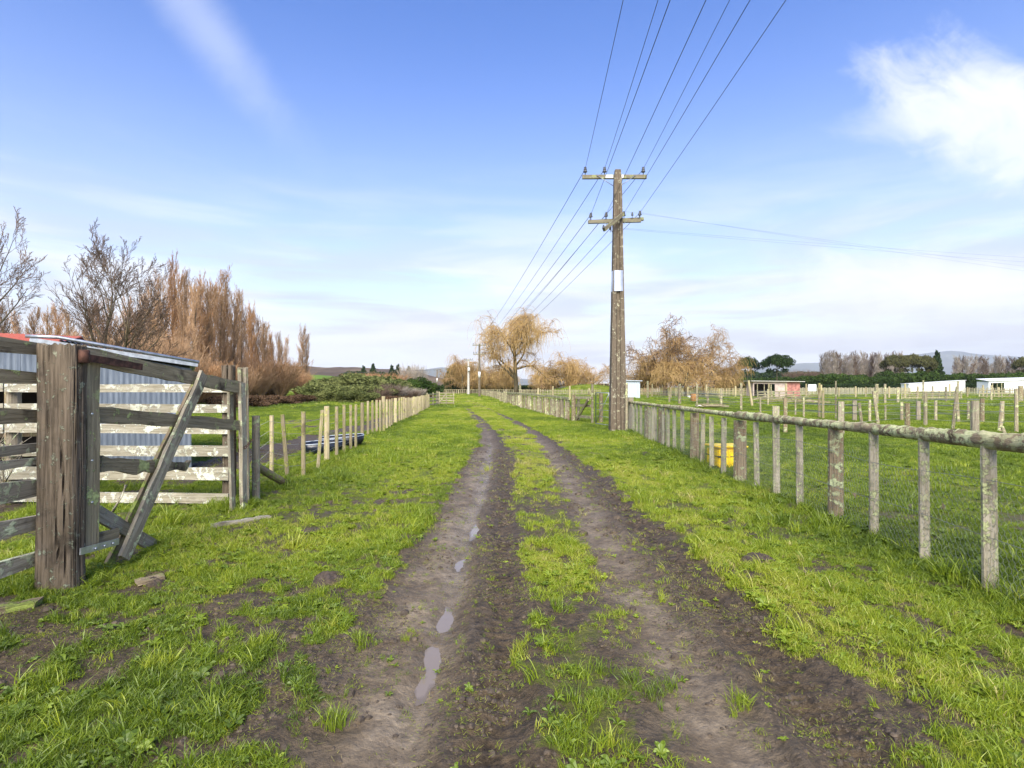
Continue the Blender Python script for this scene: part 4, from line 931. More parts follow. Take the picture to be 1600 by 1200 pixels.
def dr(px, py, s, mat, label, nm, cat_, H=.6):
    x, d = G(px, py); o = ob(nm, lathe_mesh([(.5*s, 0), (.56*s, .05*s), (.56*s, H*s*.9), (.5*s, H*s)], 12), mat, loc=(x, d, hz(x, d))); tag(o, label, cat_)
dr(1085, 628, .7, plain('rusty_drum', (.35, .17, .05), .8), 'small rusty orange drum in the right paddock', 'drum', 'drum', 1.2)
dr(1078, 622, .6, whitep, 'small white tub lying in the right paddock', 'tub', 'tub', .5)
dr(1069, 617, .8, irongrey2, 'pale blue-grey basin beside the batten fence', 'basin', 'basin', .5)
dr(1092, 636.5, .45, whitep, 'white trough beside the stack of sawn planks', 'trough', 'trough', .4)

# ------------------------------------------------------------------ sheds
def shed(label, px0, px1, yb, ytl, ytr, dep, wallm, roofm, open_=None, name='shed', over=.25, back=0):
    d = HC*F/(yb-HY); x0, x1 = (px0-800)/F*d, (px1-800)/F*d; hl, hr = HC+(HY-ytl)/F*d, HC+(HY-ytr)/F*d
    T = thing(name, label, 'shed', ((x0+x1)/2, d, 0)); zt = lambda x: float(np.interp(x, [x0, x1], [hl, hr]))
    segs_ = [(x0, x1)]
    if open_: a, b = (x0+(x1-x0)*open_[0], x0+(x1-x0)*open_[1]); segs_ = [(x0, a), (b, x1)]
    pit = max(.2, .0012*d)
    for a_, b_ in segs_:
        if b_-a_ < .05: continue
        n_ = max(1, round((b_-a_)/2.4))
        for k in range(n_):
            xa, xb = a_+(b_-a_)*k/n_, a_+(b_-a_)*(k+1)/n_
            ob('wall_panel', corr_sheet(xa, xb, zt, lambda x: 0, pit, .02), wallm[k % len(wallm)], T, loc=(0, d+(.02 if k % 2 else 0), 0))
    if open_:
        ob('lintel', corr_sheet(a, b, zt, lambda x: zt(x)-.35, pit, .02), wallm[-1], T, loc=(0, d, 0))
        nP = 3
        for k in range(nP): xx = a+(b-a)*(k+.5)/nP; post('post', xx, d+.1, zt(xx)-.3, .16, .16, MW['farZ'], T, k, z=0)
        ob('back_wall', box_mesh(b-a, .06, min(hl, hr)-.1), darkboard_shade, T, loc=((a+b)/2, d+dep*.8, 0))  # near-black colour puts the bay's inner shade onto this wall
    for xx in (x0, x1): ob('side_wall', corr_sheet(0, dep, lambda x, q=zt(xx): q-.02, lambda x: 0, pit, .02), wallm[0], T, loc=(xx, d, 0), rot=(0, 0, math.pi/2))
    rv = [(x0-over, d-over, zt(x0)+.03), (x1+over, d-over, zt(x1)+.03), (x1+over, d+dep, zt(x1)+.03+back), (x0-over, d+dep, zt(x0)+.03+back)]
    V = rv+[(a_, b_, c_+.09) for a_, b_, c_ in rv]
    me = mesh('roof', V, [(3, 2, 1, 0), (4, 5, 6, 7), (0, 1, 5, 4), (1, 2, 6, 5), (2, 3, 7, 6), (3, 0, 4, 7)])
    o = ob('roof', me, roofm); o.parent = T; o.location = -T.location; return T
shed('long low white shed standing before the green shelter hedge', 1420, 1508, 613, 600, 594.5, 3.2, [ironwhite], ironwhite)
shed('tall white shed with dark open bay at the right edge', 1545, 1650, 616, 596, 593, 3, [ironwhite], ironwhite, (.03, .23), back=.5)
shed('tumbledown shed with open bays and faded red and white walls', 1177, 1250, 620.5, 596, 597, 2.4, [pinkp, redp, pinkp], concrete, (.02, .46), over=.5)
shed('small grey corrugated iron shed just right of the power pole', 974, 1000, 622.5, 595, 596, 2.2, [irongrey2], irongrey2)
shed('small dark old shed just left of the power pole', 936, 951, 616, 600, 600, 3, [darkboard_shade, MW['farZ']], MW['farX'], (.4, .6))
shed('small pale blue shed below the big willow', 866, 889, 616, 602, 601.5, 3, [irongrey2], irongrey2)
shed('tiny red and pink hut behind the batten fences', 1008, 1031, 612.5, 602.5, 602, 3, [redp, pinkp], concrete)
x, d = G(1269, 618); o = ob('white_board', box_mesh(1.5, .12, 1.25, .03), whitep, loc=(x, d, .75)); tag(o, 'plain white board standing beside the old red and white shed', 'board')
for s_ in (-.5, .5): ob('leg', box_mesh(.08, .08, .8), MW['farZ'], o, loc=(x+s_, d+.1, 0))
o = ob('lamp_mast', tube_mesh([[(0, 0, 0), (0, 0, 12.3)]], .12, 6), MW['farZ'], loc=((1596-800)/F*200, 200, 0)); tag(o, 'thin lamp mast above the trees at the right edge', 'mast')
ob('lamp_head', box_mesh(1.4, .5, .35, .05), darkwire, o, loc=((1594-800)/F*200, 200, 12.2))
# plastic tubs behind left fence
def tubm(L, W_, H, rim, n=24):
    V = []
    for (s_, z) in ((.82, 0), (1, H*.5), (1.03, H), (.95, H), (.88, H*.5), (.75, .06)):
        for k in range(n):
            a = 2*math.pi*k/n; c, q = math.cos(a), math.sin(a); sc_ = (abs(c)**4+abs(q)**4)**-.25; V.append((c*sc_*L/2*s_, q*sc_*W_/2*s_, z))
    Fc = [(i*n+k, i*n+(k+1) % n, (i+1)*n+(k+1) % n, (i+1)*n+k) for i in range(5) for k in range(n)]+[tuple(range(5*n, 6*n)), tuple(reversed(range(n)))]
    return mesh('tub', V, Fc, True)
for (px, py, L, rz, mt, lb) in ((530, 707, 1.0, .5, navy, 'dark blue trough with pale rim lying behind the left fence'), (557, 698, 1.15, .35, black, 'black tub with pale rim behind the left fence, right of the blue trough')):
    x, d = G(px, py); x -= .35; T = thing('trough', lb, 'trough', (x, d, 0)); z = hz(x, d)
    ob('tub_body', tubm(L*.9, .5, .26, 0), mt, T, loc=(x, d, z), rot=(.05, -.05, rz))
    n = 20; rp = []
    for k in range(n+1): a = 2*math.pi*k/n; c, q = math.cos(a), math.sin(a); s_ = (abs(c)**4+abs(q)**4)**-.25; rp.append((c*s_*L*.9/2*1.02, q*s_*.5/2*1.02, .262))
    ob('rim', tube_mesh([rp], .010, 5), irongrey2, T, loc=(x, d, z), rot=(.05, -.05, rz))

# ------------------------------------------------------------------ trees
def grow(out, p, dr, L, r, lev, cfg, rn):
    n = cfg['seg'][lev]; q = p.copy(); dd = dr.normalized(); step = L/n; kids = cfg['kids'][lev] if lev < len(cfg['kids']) else 0
    pts = [q.copy()]; dirs = [dd.copy()]
    for i in range(n):
        dd = (dd+Vector((rn.gauss(0, 1), rn.gauss(0, 1), rn.gauss(0, 1)))*cfg['jit'][lev]+Vector((0, 0, 1))*cfg['trop'][lev]).normalized()
        nq = q+dd*step; r1 = r*(1-.85*(i+1)/n) if lev > 0 else r*(1-cfg.get('tt', .6)*(i+1)/n); r0 = r*(1-.85*i/n) if lev > 0 else r*(1-cfg.get('tt', .6)*i/n)
        out.append((lev, tuple(q), tuple(nq), max(r0, cfg['rmin']), max(r1, cfg['rmin']))); q = nq; pts.append(q.copy()); dirs.append(dd.copy())
    for k in range(kids):
        f_ = cfg['start'][lev]+(1-cfg['start'][lev])*(k+rn.random()*.8)/kids; i = min(n-1, int(f_*n)); fr = f_*n-i; b = pts[i].lerp(pts[i+1], min(1, fr))
        ax = dirs[i]; pr = ax.orthogonal().normalized(); pr.rotate(Matrix.Rotation(rn.random()*6.283, 3, ax))
        an = math.radians(cfg['ang'][lev]*(.75+.5*rn.random())); cd = ax*math.cos(an)+pr*math.sin(an)
        cl = L*cfg['len'][lev]*(1-cfg.get('sh', .5)*f_)*(.7+.6*rn.random())
        grow(out, b, cd, cl, max(cfg['rmin'], r*(1-.75*f_)*cfg['rk'][lev]), lev+1, cfg, rn)
def tree_meshes(name, cfg, seed, trunklev=0, stems=1, spread=.0, H=10, r=.2):
    rn = random.Random(seed); out = []
    for s_ in range(stems):
        a = rn.random()*6.283; grow(out, Vector((math.cos(a)*spread*.3*(stems > 1), math.sin(a)*spread*.3*(stems > 1), -.2)), Vector((math.cos(a)*spread, math.sin(a)*spread, 1)), H*(.8+.2*rn.random() if stems > 1 else 1), r, 0, cfg, rn)
    res = []
    for sel in (lambda l: l <= trunklev, lambda l: l > trunklev):
        o_ = [s_ for s_ in out if sel(s_[0])]
        A = np.array([s_[1] for s_ in o_]); B = np.array([s_[2] for s_ in o_]); ra = np.array([s_[3] for s_ in o_]); rb = np.array([s_[4] for s_ in o_])
        V, Fq = seg_mesh(A, B, ra, rb, 7 if len(res) == 0 else 3); res.append((mesh(name, V, Fq, len(res) == 0), out))
    return res[0][0], res[1][0], out
def mk_tree(name, label, cat_, loc, tm, cm, mt, mc, group=None, sc=1, rz=0):
    T = thing(name, label, cat_, (0, 0, 0), group)
    if tm: ob('trunk', tm, mt, T)
    ob('crown', cm, mc, T); T.location = loc; T.scale = (sc, sc, sc) if not isinstance(sc, tuple) else sc; T.rotation_euler = (0, 0, rz); return T
CF_spread = dict(seg=[7, 9, 7, 5, 3], jit=[.06, .07, .09, .12, .15], trop=[.03, .06, .08, .06, .03], kids=[11, 10, 9, 4], start=[.2, .25, .2, .2], ang=[44, 36, 34, 36], len=[.85, .48, .42, .42], rk=[.62, .55, .5, .5], rmin=.009, sh=.45, tt=.8)
t1, c1, _ = tree_meshes('bare_tree', CF_spread, 11, 1, H=7.2, r=.20)
mk_tree('bare_tree', 'large leafless tree with spreading grey branches at the far left edge', 'tree', (-20.8, 22, 0), t1, c1, bark, twig_grey, sc=.80)
CF_multi = dict(CF_spread, kids=[12, 10, 8, 4], start=[.14, .25, .2, .2], len=[.72, .48, .42, .40], ang=[36, 34, 32, 34])
t2, c2, _ = tree_meshes('bare_tree', CF_multi, 22, 1, stems=2, spread=.16, H=8.2, r=.15)
mk_tree('bare_tree', 'leafless multi-stemmed tree behind the shed, second from the left', 'tree', ((160-800)/F*27, 27, 0), t2, c2, bark, twig_grey, sc=.88)
# poplars
CF_pop = dict(seg=[10, 6, 4, 3], jit=[.015, .05, .08, .12], trop=[.02, .22, .2, .12], kids=[80, 11, 4], start=[.06, .12, .1], ang=[30, 24, 24], len=[.25, .42, .45], rk=[.26, .5, .5], rmin=.012, sh=.5, tt=.85)
pops = [tree_meshes('poplar', CF_pop, 30+k, 0, H=15, r=.16)[:2] for k in range(3)]
CF_osi = dict(seg=[6, 5, 4], jit=[.05, .08, .12], trop=[.05, .12, .1], kids=[9, 5], start=[.15, .15], ang=[26, 28], len=[.5, .4], rk=[.5, .5], rmin=.010, sh=.4, tt=.8)
osi = [tree_meshes('osier', CF_osi, 50+k, 0, stems=42, spread=.35, H=5.2, r=.03)[:2] for k in range(3)]
rn = random.Random(3); k = 0
base = []
for (mm, mt, mc, nm) in ((pops, bark, twig_brown, 'poplar_tree'), (osi, twig_orange, twig_orange, 'osier_shrub')):
    row = []
    for (a, b) in mm:
        a.materials.append(mt); b.materials.append(mc); row.append((a, b))
    base.append(row)
def place(kind, px, d, top, label, group, rz=None, sx=1.0, cat_='tree', nm=None, mc=None):
    global k
    tm, cm = base[kind][k % 3]; k += 1; H0 = [15, 6.3][kind]; H = HC+(HY-top)/F*d; s_ = H/H0
    T = thing(nm or ['poplar_tree', 'osier_shrub'][kind], label, cat_, ((px-800)/F*d, d, 0), group)
    for q_, m_ in (('trunk', tm), ('crown', cm)):
        o = bpy.data.objects.new(q_, m_); COL.objects.link(o); o.parent = T
        if mc: o.material_slots[0].link = 'OBJECT'; o.material_slots[0].material = mc
    T.scale = (s_*sx, s_*sx, s_); T.rotation_euler = (0, 0, rn.random()*6.28 if rz is None else rz); return T
GP1 = 'bare brown poplars in the row beyond the shed'
for px, d, top, sx in ((-20, 55, 478, 1.3), (4, 62, 486, 1.3), (26, 58, 500, 1.3), (48, 64, 492, 1.3), (70, 60, 498, 1.3), (92, 66, 488, 1.3), (112, 60, 496, 1.3), (134, 64, 490, 1.2), (156, 62, 486, 1.2), (172, 66, 480, 1.2), (222, 66, 470, 1.2), (200, 64, 478, 1.1), (238, 68, 456, 1.1), (254, 70, 448, 1.1), (276, 76, 440, 1.1), (306, 80, 455, 1.1), (320, 86, 462, 1.2), (370, 92, 486, 1.2), (386, 96, 496, 1.2), (408, 100, 516, 1.2), (420, 104, 528, 1.1), (441, 108, 540, 1.1), (230, 60, 490, 1.1), (210, 62, 500, 1.1), (190, 60, 505, 1.2), (246, 52, 482, 1), (268, 60, 418, .8), (284, 58, 440, .8), (300, 57, 458, 1), (312, 60, 446, .9), (326, 61, 456, 1.0), (343, 64, 436, 1.05), (352, 66, 458, .9), (366, 68, 470, 1), (378, 72, 468, .9), (392, 76, 487, 1), (402, 80, 500, 1), (414, 84, 510, 1), (425, 90, 532, 1), (436, 96, 528, .9), (447, 100, 534, .9), (335, 74, 458, 1), (290, 72, 462, 1), (358, 80, 478, 1)):
    place(0, px, d, top, 'tall narrow leafless brown poplar in the row left of the track', GP1, sx=sx, mc=[twig_brown, None, twig_orange][k % 3] if k % 3 != 1 else None)
place(0, 472, 112, 519, 'separate dense poplar at the right end of the poplar row', None, sx=1.15); place(0, 478, 113, 530, 'lower poplar stem leaning against the separate end poplar', None, sx=1.0)
GP2 = 'orange-brown leafless shrubs under the trees at the left'
for i in range(40):
    px = rn.uniform(-60, 300); d = rn.uniform(33, 50); place(1, px, d, rn.uniform(515, 560)-8*(px < 250), 'thicket shrub of brown leafless stems behind the shed', GP2, sx=1.15, cat_='shrub', mc=twig_brown if i % 3 else twig_orange)
for i in range(26):
    px = rn.uniform(290, 480); d = 46+(px-290)*.22+rn.uniform(-4, 6); place(1, px, d, rn.uniform(555, 582), 'orange stemmed shrub at the foot of the poplar row', 'orange shrubs at the foot of the poplars', sx=1.5, cat_='shrub', mc=twig_orange if i % 3 else twig_brown)
for px, d, top, m_, lb in ((640, 190, 566, twig_pale, 'pale leafless tree above the dark evergreens on the left'), (655, 200, 568, twig_pale, 'small pale bare tree right of its pale neighbour'), (565, 150, 582, twig_orange, 'orange bare shrub mass behind the green shrubs'), (608, 150, 579, twig_orange, 'orange bare shrub mass left of the dark evergreen')):
    place(1, px, d, top, lb, None, sx=1.1 if m_ is twig_pale else 2.6, mc=m_)
for i in range(16):
    px = rn.uniform(545, 610); place(1, px, 180+rn.uniform(-20, 30), rn.uniform(580, 590), 'reddish brown bare shrub on the hillside left of the track', 'bare shrubs on the left hillside', sx=2.5, cat_='shrub', mc=twig_orange if i % 2 else twig_brown)
for i, (px, d, top) in enumerate(((610, 58, 603), (622, 60, 606), (598, 55, 610), (634, 66, 612), (645, 62, 613), (655, 70, 611))):
    place(1, px, d, top-6, 'grey leafless scrub behind the left picket fence', 'grey scrub behind the left fence', sx=2.2, cat_='shrub', mc=twig_pale if i % 2 else twig_grey)

# leafy evergreens
def leaf_mesh(lobes, n, s, seed, flat=.5, fill=.35):
    r = np.random.default_rng(seed); L = np.array(lobes, float); vol = L[:, 3]*L[:, 4]; pick = r.choice(len(L), n, p=vol/vol.sum())
    dv = r.normal(size=(n, 3)); dv /= np.linalg.norm(dv, axis=1, keepdims=True); rad = 1-fill*r.random(n)**1.5
    rad *= 1+.18*(fbm(dv[:, 0]*4+pick, dv[:, 2]*4+dv[:, 1]*3, 3, seed)-.5)*2
    c = L[pick, :3]+dv*rad[:, None]*np.stack([L[pick, 3], L[pick, 3], L[pick, 4]], -1)
    c = c[c[:, 2] > .02]; n = len(c)
    a = r.normal(size=(n, 3)); a[:, 2] *= flat; a /= np.linalg.norm(a, axis=1, keepdims=True); b = np.cross(a, r.normal(size=(n, 3))); b /= np.linalg.norm(b, axis=1, keepdims=True)
    ss = s*(.5+r.random(n))[:, None]
    V = np.stack([c-a*ss, c+b*ss*.45, c+a*ss, c-b*ss*.45], 1).reshape(-1, 3)
    return mesh('foliage', V, np.arange(4*n).reshape(-1, 4))
def lob(seed, n, R, H, base_=.15, flat=1.0):
    r = random.Random(seed); out = []
    for i in range(n):
        a = r.random()*6.283; q = R*math.sqrt(r.random())*.75; z = H*(base_+(.85-base_)*r.random()*(1-.5*(q/R)**2)); out.append((q*math.cos(a), q*math.sin(a), z, R*r.uniform(.25, .45), H*r.uniform(.12, .22)*flat))
    return out
trk = post_mesh(1, .07, .07, 7, 3, .1, 5, taper=.5)
shr = [leaf_mesh(lob(60+k, 34, 1.0, 1.0, .02), 9000, .05, k, .6, .5) for k in range(3)]
con = [leaf_mesh([(0.03*math.sin(i*2.3), .03*math.cos(i*1.7), .08+.9*i/22, .34*(1-i/22)**.8+.03, .07) for i in range(23)], 5000, .045, 70+k, .8, .6) for k in range(2)]
umb = [leaf_mesh([(q*math.cos(a), q*math.sin(a), .72+.2*(1-q*q)+.05*math.sin(a*3+k), .27, .11) for a, q in [(i*2.4, math.sqrt(i/26)*.85) for i in range(26)]]+[(.5*math.cos(i), .5*math.sin(i), .6, .18, .06) for i in range(5)], 7000, .035, 80+k, .5, .5) for k in range(2)]
def leafy(kind, px, d, top, label, cat_, mc, group=None, sx=1.0, nm='evergreen_tree', trunk=True, basez=0):
    H = HC+(HY-top)/F*d; me = {'s': shr, 'c': con, 'u': umb}[kind]; me = me[int(px*7) % len(me)]
    T = thing(nm, label, cat_, ((px-800)/F*d, d, basez), group)
    if trunk:
        o = bpy.data.objects.new('trunk', trk); COL.objects.link(o); o.parent = T
        if not len(trk.materials): trk.materials.append(bark)
        o.scale = (1, 1, .8)
    if not len(me.materials): me.materials.append(leaf_dark)
    o = bpy.data.objects.new('crown', me); COL.objects.link(o); o.parent = T; o.material_slots[0].link = 'OBJECT'; o.material_slots[0].material = mc
    T.scale = (H*sx, H*sx, H); T.rotation_euler = (0, 0, rn.random()*6.28); return T
for i, (px, d, top) in enumerate(((494, 60, 610), (506, 58, 600), (522, 64, 590), (540, 68, 585), (556, 62, 588), (572, 70, 585), (590, 68, 592), (536, 54, 604), (562, 56, 602), (583, 60, 605), (603, 74, 595), (618, 80, 597), (516, 55, 612), (548, 52, 612), (573, 53, 613), (598, 57, 609), (612, 62, 611), (500, 54, 619))):
    leafy('s', px, d, top-5, 'olive green rounded shrub behind the left picket fence', 'shrub', leaf_olive, 'olive shrubs behind the left fence', sx=1.25, nm='olive_shrub', trunk=False)
for px, d, top, lb in ((648, 95, 584, 'dark glossy evergreen tree leaning right above the olive shrubs'), (636, 92, 588, 'dark green evergreen left of the leaning evergreen'), (664, 96, 592, 'dark evergreen bush at the right end of the leaning evergreen'), (651, 72, 604, 'small dark green bush behind the end of the picket fence')):
    leafy('s', px, d, top, lb, 'tree', leaf_hedge, sx=.75)
for i, px in enumerate((556, 566, 577, 588, 597)): leafy('s', px, 300, 576+2*(i % 3), 'dark conifer clump on the left skyline', 'tree', leaf_dark, 'dark conifer clump on the left skyline', sx=.8)
for i, (px, top) in enumerate(((583, 569), (568, 572), (612, 571), (622, 570), (639, 573), (614, 576))): leafy('c', px, 320, top, 'pointed dark conifer on the left skyline', 'tree', leaf_dark, 'pointed conifers on the left skyline', sx=.7)
leafy('c', 702, 130, 575, 'narrow dark conifer left of the golden willow row', 'tree', leaf_dark, sx=.9); leafy('c', 709, 128, 570, 'taller dark conifer touching the golden willow row', 'tree', leaf_dark, sx=.75)
for i in range(30):
    px = rn.uniform(340, 520); d = 38+(px-340)*.10+rn.uniform(-2, 3); leafy('s', px, d, rn.uniform(614, 621), 'low dark bramble clump along the paddock edge', 'bramble', leaf_bram, 'dark bramble clumps along the left paddock', sx=1.5, nm='bramble', trunk=False)
for i in range(10):
    px = 606+i*7.5; leafy('s', px, 52+i*2.4, 617, 'low reddish bramble behind the left picket fence', 'bramble', leaf_bram, 'brambles behind the left picket fence', sx=1.5, nm='bramble', trunk=False)
# willows
def willow(seed, H, R, nstr, low, name, strlen=(1.5, 4), up=True, lean=0):
    rn_ = random.Random(seed); out = []
    cfg = dict(seg=[5, 9, 6, 4], jit=[.08, .14, .2, .2], trop=[.0, .03, -.02, -.02], kids=[10, 10, 8], start=[.3, .2, .1], ang=[56, 46, 45], len=[R/H*2.1, .45, .45], rk=[.6, .5, .5], rmin=.024, sh=.3, tt=.55)
    grow(out, Vector((0, 0, -.3)), Vector((lean, 0, 1)), H*.55, .45*H/15, 0, cfg, rn_)
    tr_ = [s_ for s_ in out if s_[0] <= 1]; tw = [s_ for s_ in out if s_[0] > 1]; st_ = []
    src = [s_ for s_ in out if s_[0] >= 1]
    for i in range(nstr):
        s_ = rn_.choice(src); f_ = rn_.random(); q = Vector(s_[1]).lerp(Vector(s_[2]), f_); L = rn_.uniform(*strlen)*min(1, .35+q.z/H)
        a = rn_.random()*6.283; ov = Vector((math.cos(a), math.sin(a), .5)).normalized(); n_ = 5
        for j in range(n_):
            g = j/n_; dd = (ov*(1-g)*.8+Vector((0, 0, -1))*(g*1.5+.1)+Vector((rn_.gauss(0, .18), rn_.gauss(0, .18), 0))).normalized(); nq = q+dd*L/n_
            if nq.z < low: break
            st_.append((2, tuple(q), tuple(nq), .017, .013)); q = nq
    def mm(o_, s): return mesh(name, *seg_mesh(np.array([x[1] for x in o_]), np.array([x[2] for x in o_]), np.array([x[3] for x in o_]), np.array([x[4] for x in o_]), s), s > 4)
    return mm(tr_, 6), mm(tw, 4), mm(st_, 3)
def plant(label, px, d, wl, sc=1, sx=1, rz=0, group=None, mts=(bark, twig_brown, twig_willow), cat_='tree'):
    T = thing('willow_tree', label, cat_, ((px-800)/F*d, d, 0), group)
    for nm_, me, mt in zip(('trunk', 'branches', 'crown'), wl, mts):
        if not len(me.materials): me.materials.append(mt)
        o = bpy.data.objects.new(nm_, me); COL.objects.link(o); o.parent = T; o.material_slots[0].link = 'OBJECT'; o.material_slots[0].material = mt
    T.scale = (sc*sx, sc*sx, sc); T.rotation_euler = (0, 0, rz); return T
wA = willow(5, 16, 6.5, 2600, 1.5, 'willow', (1.2, 4.6)); wB = willow(9, 12, 6.5, 1500, 1.2, 'willow', (.6, 2.0)); wC = willow(14, 9, 5, 2100, .4, 'willow', (1.5, 4))
plant('big golden-brown willow towering beside the track end left of the power pole', 806, 95, wA, 1.25, .80, rz=1.0)
plant('spreading bare willow right of the power pole, tallest of its group', 1040, 88, wB, 1.12, 1.0, rz=.4, mts=(bark, twig_grey, leafm('brown_willow_twigs', (.33, .20, .09), (.49, .32, .15), .1)))
plant('bare willow right of the tallest one beyond the batten fences', 1100, 92, wB, 1.06, 1.0, rz=2.4)
plant('low willow skirt between the two tall willows', 1072, 84, wC, .82, 1.5, rz=.2)
plant('low willow mass at the right end of the willow group', 1126, 96, wC, .75, 1.2, rz=3.2)
plant('low willow mass just right of the power pole', 1000, 92, wC, .85, 1.4, rz=4.2)
plant('orange willow bush between the big willow and the power pole', 905, 110, wC, .95, 1.0, rz=1.2)
plant('spreading willow left of the small dark shed', 925, 104, wB, .62, 1.0, rz=5.2)
plant('low golden willow right of the big willow trunk', 872, 112, wC, .75, 1.3, rz=2.2)
for i, (px, s_) in enumerate(((722, 1.15), (738, 1.2), (752, .95), (768, .95), (784, 1.0), (846, .8), (1020, .8))):
    plant('golden willow in the low row behind the slim poles', px, 122+3*(i % 3), wC, s_*.82, .95, rz=i*1.3, group='golden willows behind the slim poles')
# shelter hedges and trees far right
for i in range(26):
    px = 700+i*11; leafy('s', px, 135+3*(i % 3), 600+(i % 4)*.8, 'low dark hedge bush behind the willow row', 'bush', leaf_dark, 'low dark hedge behind the willow row', sx=2.4, nm='hedge_bush', trunk=False)
for i in range(44):
    px = 1140+i*12+rn.uniform(-3, 3); top = float(np.interp(px, [1140, 1200, 1260, 1300, 1350, 1400, 1500, 1700], [590, 588, 586, 577, 586, 578, 580, 582]))+rn.uniform(-3, 4)
    leafy('s', px, 192+rn.uniform(-8, 9), top, 'rounded green tree in the long shelter hedge on the right', 'tree', leaf_hedge, 'green shelter hedge trees on the right', sx=.75, trunk=False, nm='hedge_tree')
for i in range(34): leafy('s', 1145+i*15, 182, 598+rn.uniform(-2, 2), 'low dark bush along the foot of the right shelter hedge', 'bush', leaf_dark, 'dark bushes along the foot of the shelter hedge', sx=1.6, trunk=False, nm='hedge_bush')
leafy('u', 1168, 176, 560, 'smaller flat-topped dark pine right of the willows', 'tree', leaf_dark, sx=.34); leafy('u', 1214, 172, 556.5, 'larger flat-topped dark pine above the old red shed', 'tree', leaf_dark, sx=.46)
for px, top, lb, mc, kd, sx in ((1398, 557, 'brownish round-topped evergreen above the white shed, left of three', leaf_mac, 'u', .36), (1426, 556, 'brownish round-topped evergreen above the white shed, middle one', leaf_mac, 'u', .36), (1446, 558, 'green evergreen with open crown left of the spire conifer', leaf_mac, 'u', .3), (1457, 562, 'bushy green conifer at the foot of the spire conifer', leaf_hedge, 'c', 1.0), (1464, 549, 'layered spire conifer above the white sheds', leaf_dark, 'c', .55), (1600, 560, 'dark tree at the right edge above the white shed', leaf_mac, 'u', .3)):
    leafy(kd, px, 200, top, lb, 'tree', mc, sx=sx)
for i in range(30):
    px = 1285+i*4.3; place(0, px, 230+rn.uniform(-5, 15), 556+rn.uniform(-3, 5), 'grey leafless tree in the far row above the shelter hedge', 'grey leafless tree row on the right', sx=1.6, mc=twig_pale if i % 3 else twig_grey)
for i in range(26):
    px = 1492+i*6; place(0, px, 240+rn.uniform(-5, 25), 566+rn.uniform(-6, 7), 'far leafless tree behind the right-hand white shed', 'leafless trees behind the right white shed', sx=1.9, mc=twig_pale if i % 2 else twig_grey)
for i in range(12): place(1, 1240+i*5, 260, 579+rn.uniform(-3, 3), 'brownish bare tree at the far field edge on the right', 'brownish bare trees at the far field edge', sx=1.5, mc=twig_grey)
for i in range(22): leafy('s', 1175+i*9, 420, 578+rn.uniform(-1, 1.5), 'dark plantation tree in the far belt on the right', 'tree', leaf_dark, 'dark far plantation belt', sx=1.0, trunk=False)

# ------------------------------------------------------------------ soil heaps
def clod(px, py, s, label):
    x, d = G(px, py); r = np.random.default_rng(int(px)); n = 18; V = [(0, 0, .085*s/.15)]; 
    for ring, (q, z) in enumerate(((.4, .07), (.75, .04), (1.05, -.01))):
        for k_ in range(n): a = 2*math.pi*k_/n; rr = q*s*(1+.25*(r.random()-.5)); V.append((rr*math.cos(a)*1.2, rr*math.sin(a), (z+.03*(r.random()-.5))*s/.15))
    Fc = [(0, 1+k_, 1+(k_+1) % n) for k_ in range(n)]+[(1+j*n+k_, 1+(j+1)*n+k_, 1+(j+1)*n+(k_+1) % n, 1+j*n+(k_+1) % n) for j in range(2) for k_ in range(n)]
    tag(ob('soil_heap', mesh('soil', V, Fc), soilm, loc=(x, d, hz(x, d))), label, 'soil heap')
clod(1185, 878, .12, 'small dark soil heap in the grass right of the track')
clod(515, 908, .12, 'flat dark soil heap in the grass left of the track')
clod(1010, 710, .11, 'tiny soil heap on the verge in front of the power pole')
clod(240, 910, .07, 'little soil heap in the grass right of the gatepost')

# ------------------------------------------------------------------ grass
def tuft(nb, R, h0, h1, w_, lean, seed, seg=2):
    r = random.Random(seed); V = []; Fc = []; at = []
    for i in range(nb):
        a = r.random()*6.283; q = R*math.sqrt(r.random()); bx_, by_ = q*math.cos(a), q*math.sin(a); h = r.uniform(h0, h1); la = r.random()*6.283; ll = h*lean*r.uniform(.2, 1.3)
        wa = r.random()*3.14; wx, wy = math.cos(wa)*w_/2*r.uniform(.6, 1.2), math.sin(wa)*w_/2; b = len(V); c = r.random()
        for s_ in range(seg+1):
            f_ = s_/seg; cx_, cy_, z = bx_+math.cos(la)*ll*f_**2, by_+math.sin(la)*ll*f_**2, h*(f_-.28*lean*f_*f_)
            if s_ < seg: k_ = 1-.35*f_; V += [(cx_-wx*k_, cy_-wy*k_, z), (cx_+wx*k_, cy_+wy*k_, z)]; at += [c, c]
            else: V.append((cx_, cy_, z)); at.append(c)
        for s_ in range(seg-1): Fc.append((b+2*s_, b+2*s_+1, b+2*s_+3, b+2*s_+2))
        Fc.append((b+2*seg-2, b+2*seg-1, b+2*seg))
    return mesh('tuft', V, Fc, False, dict(bl=at))
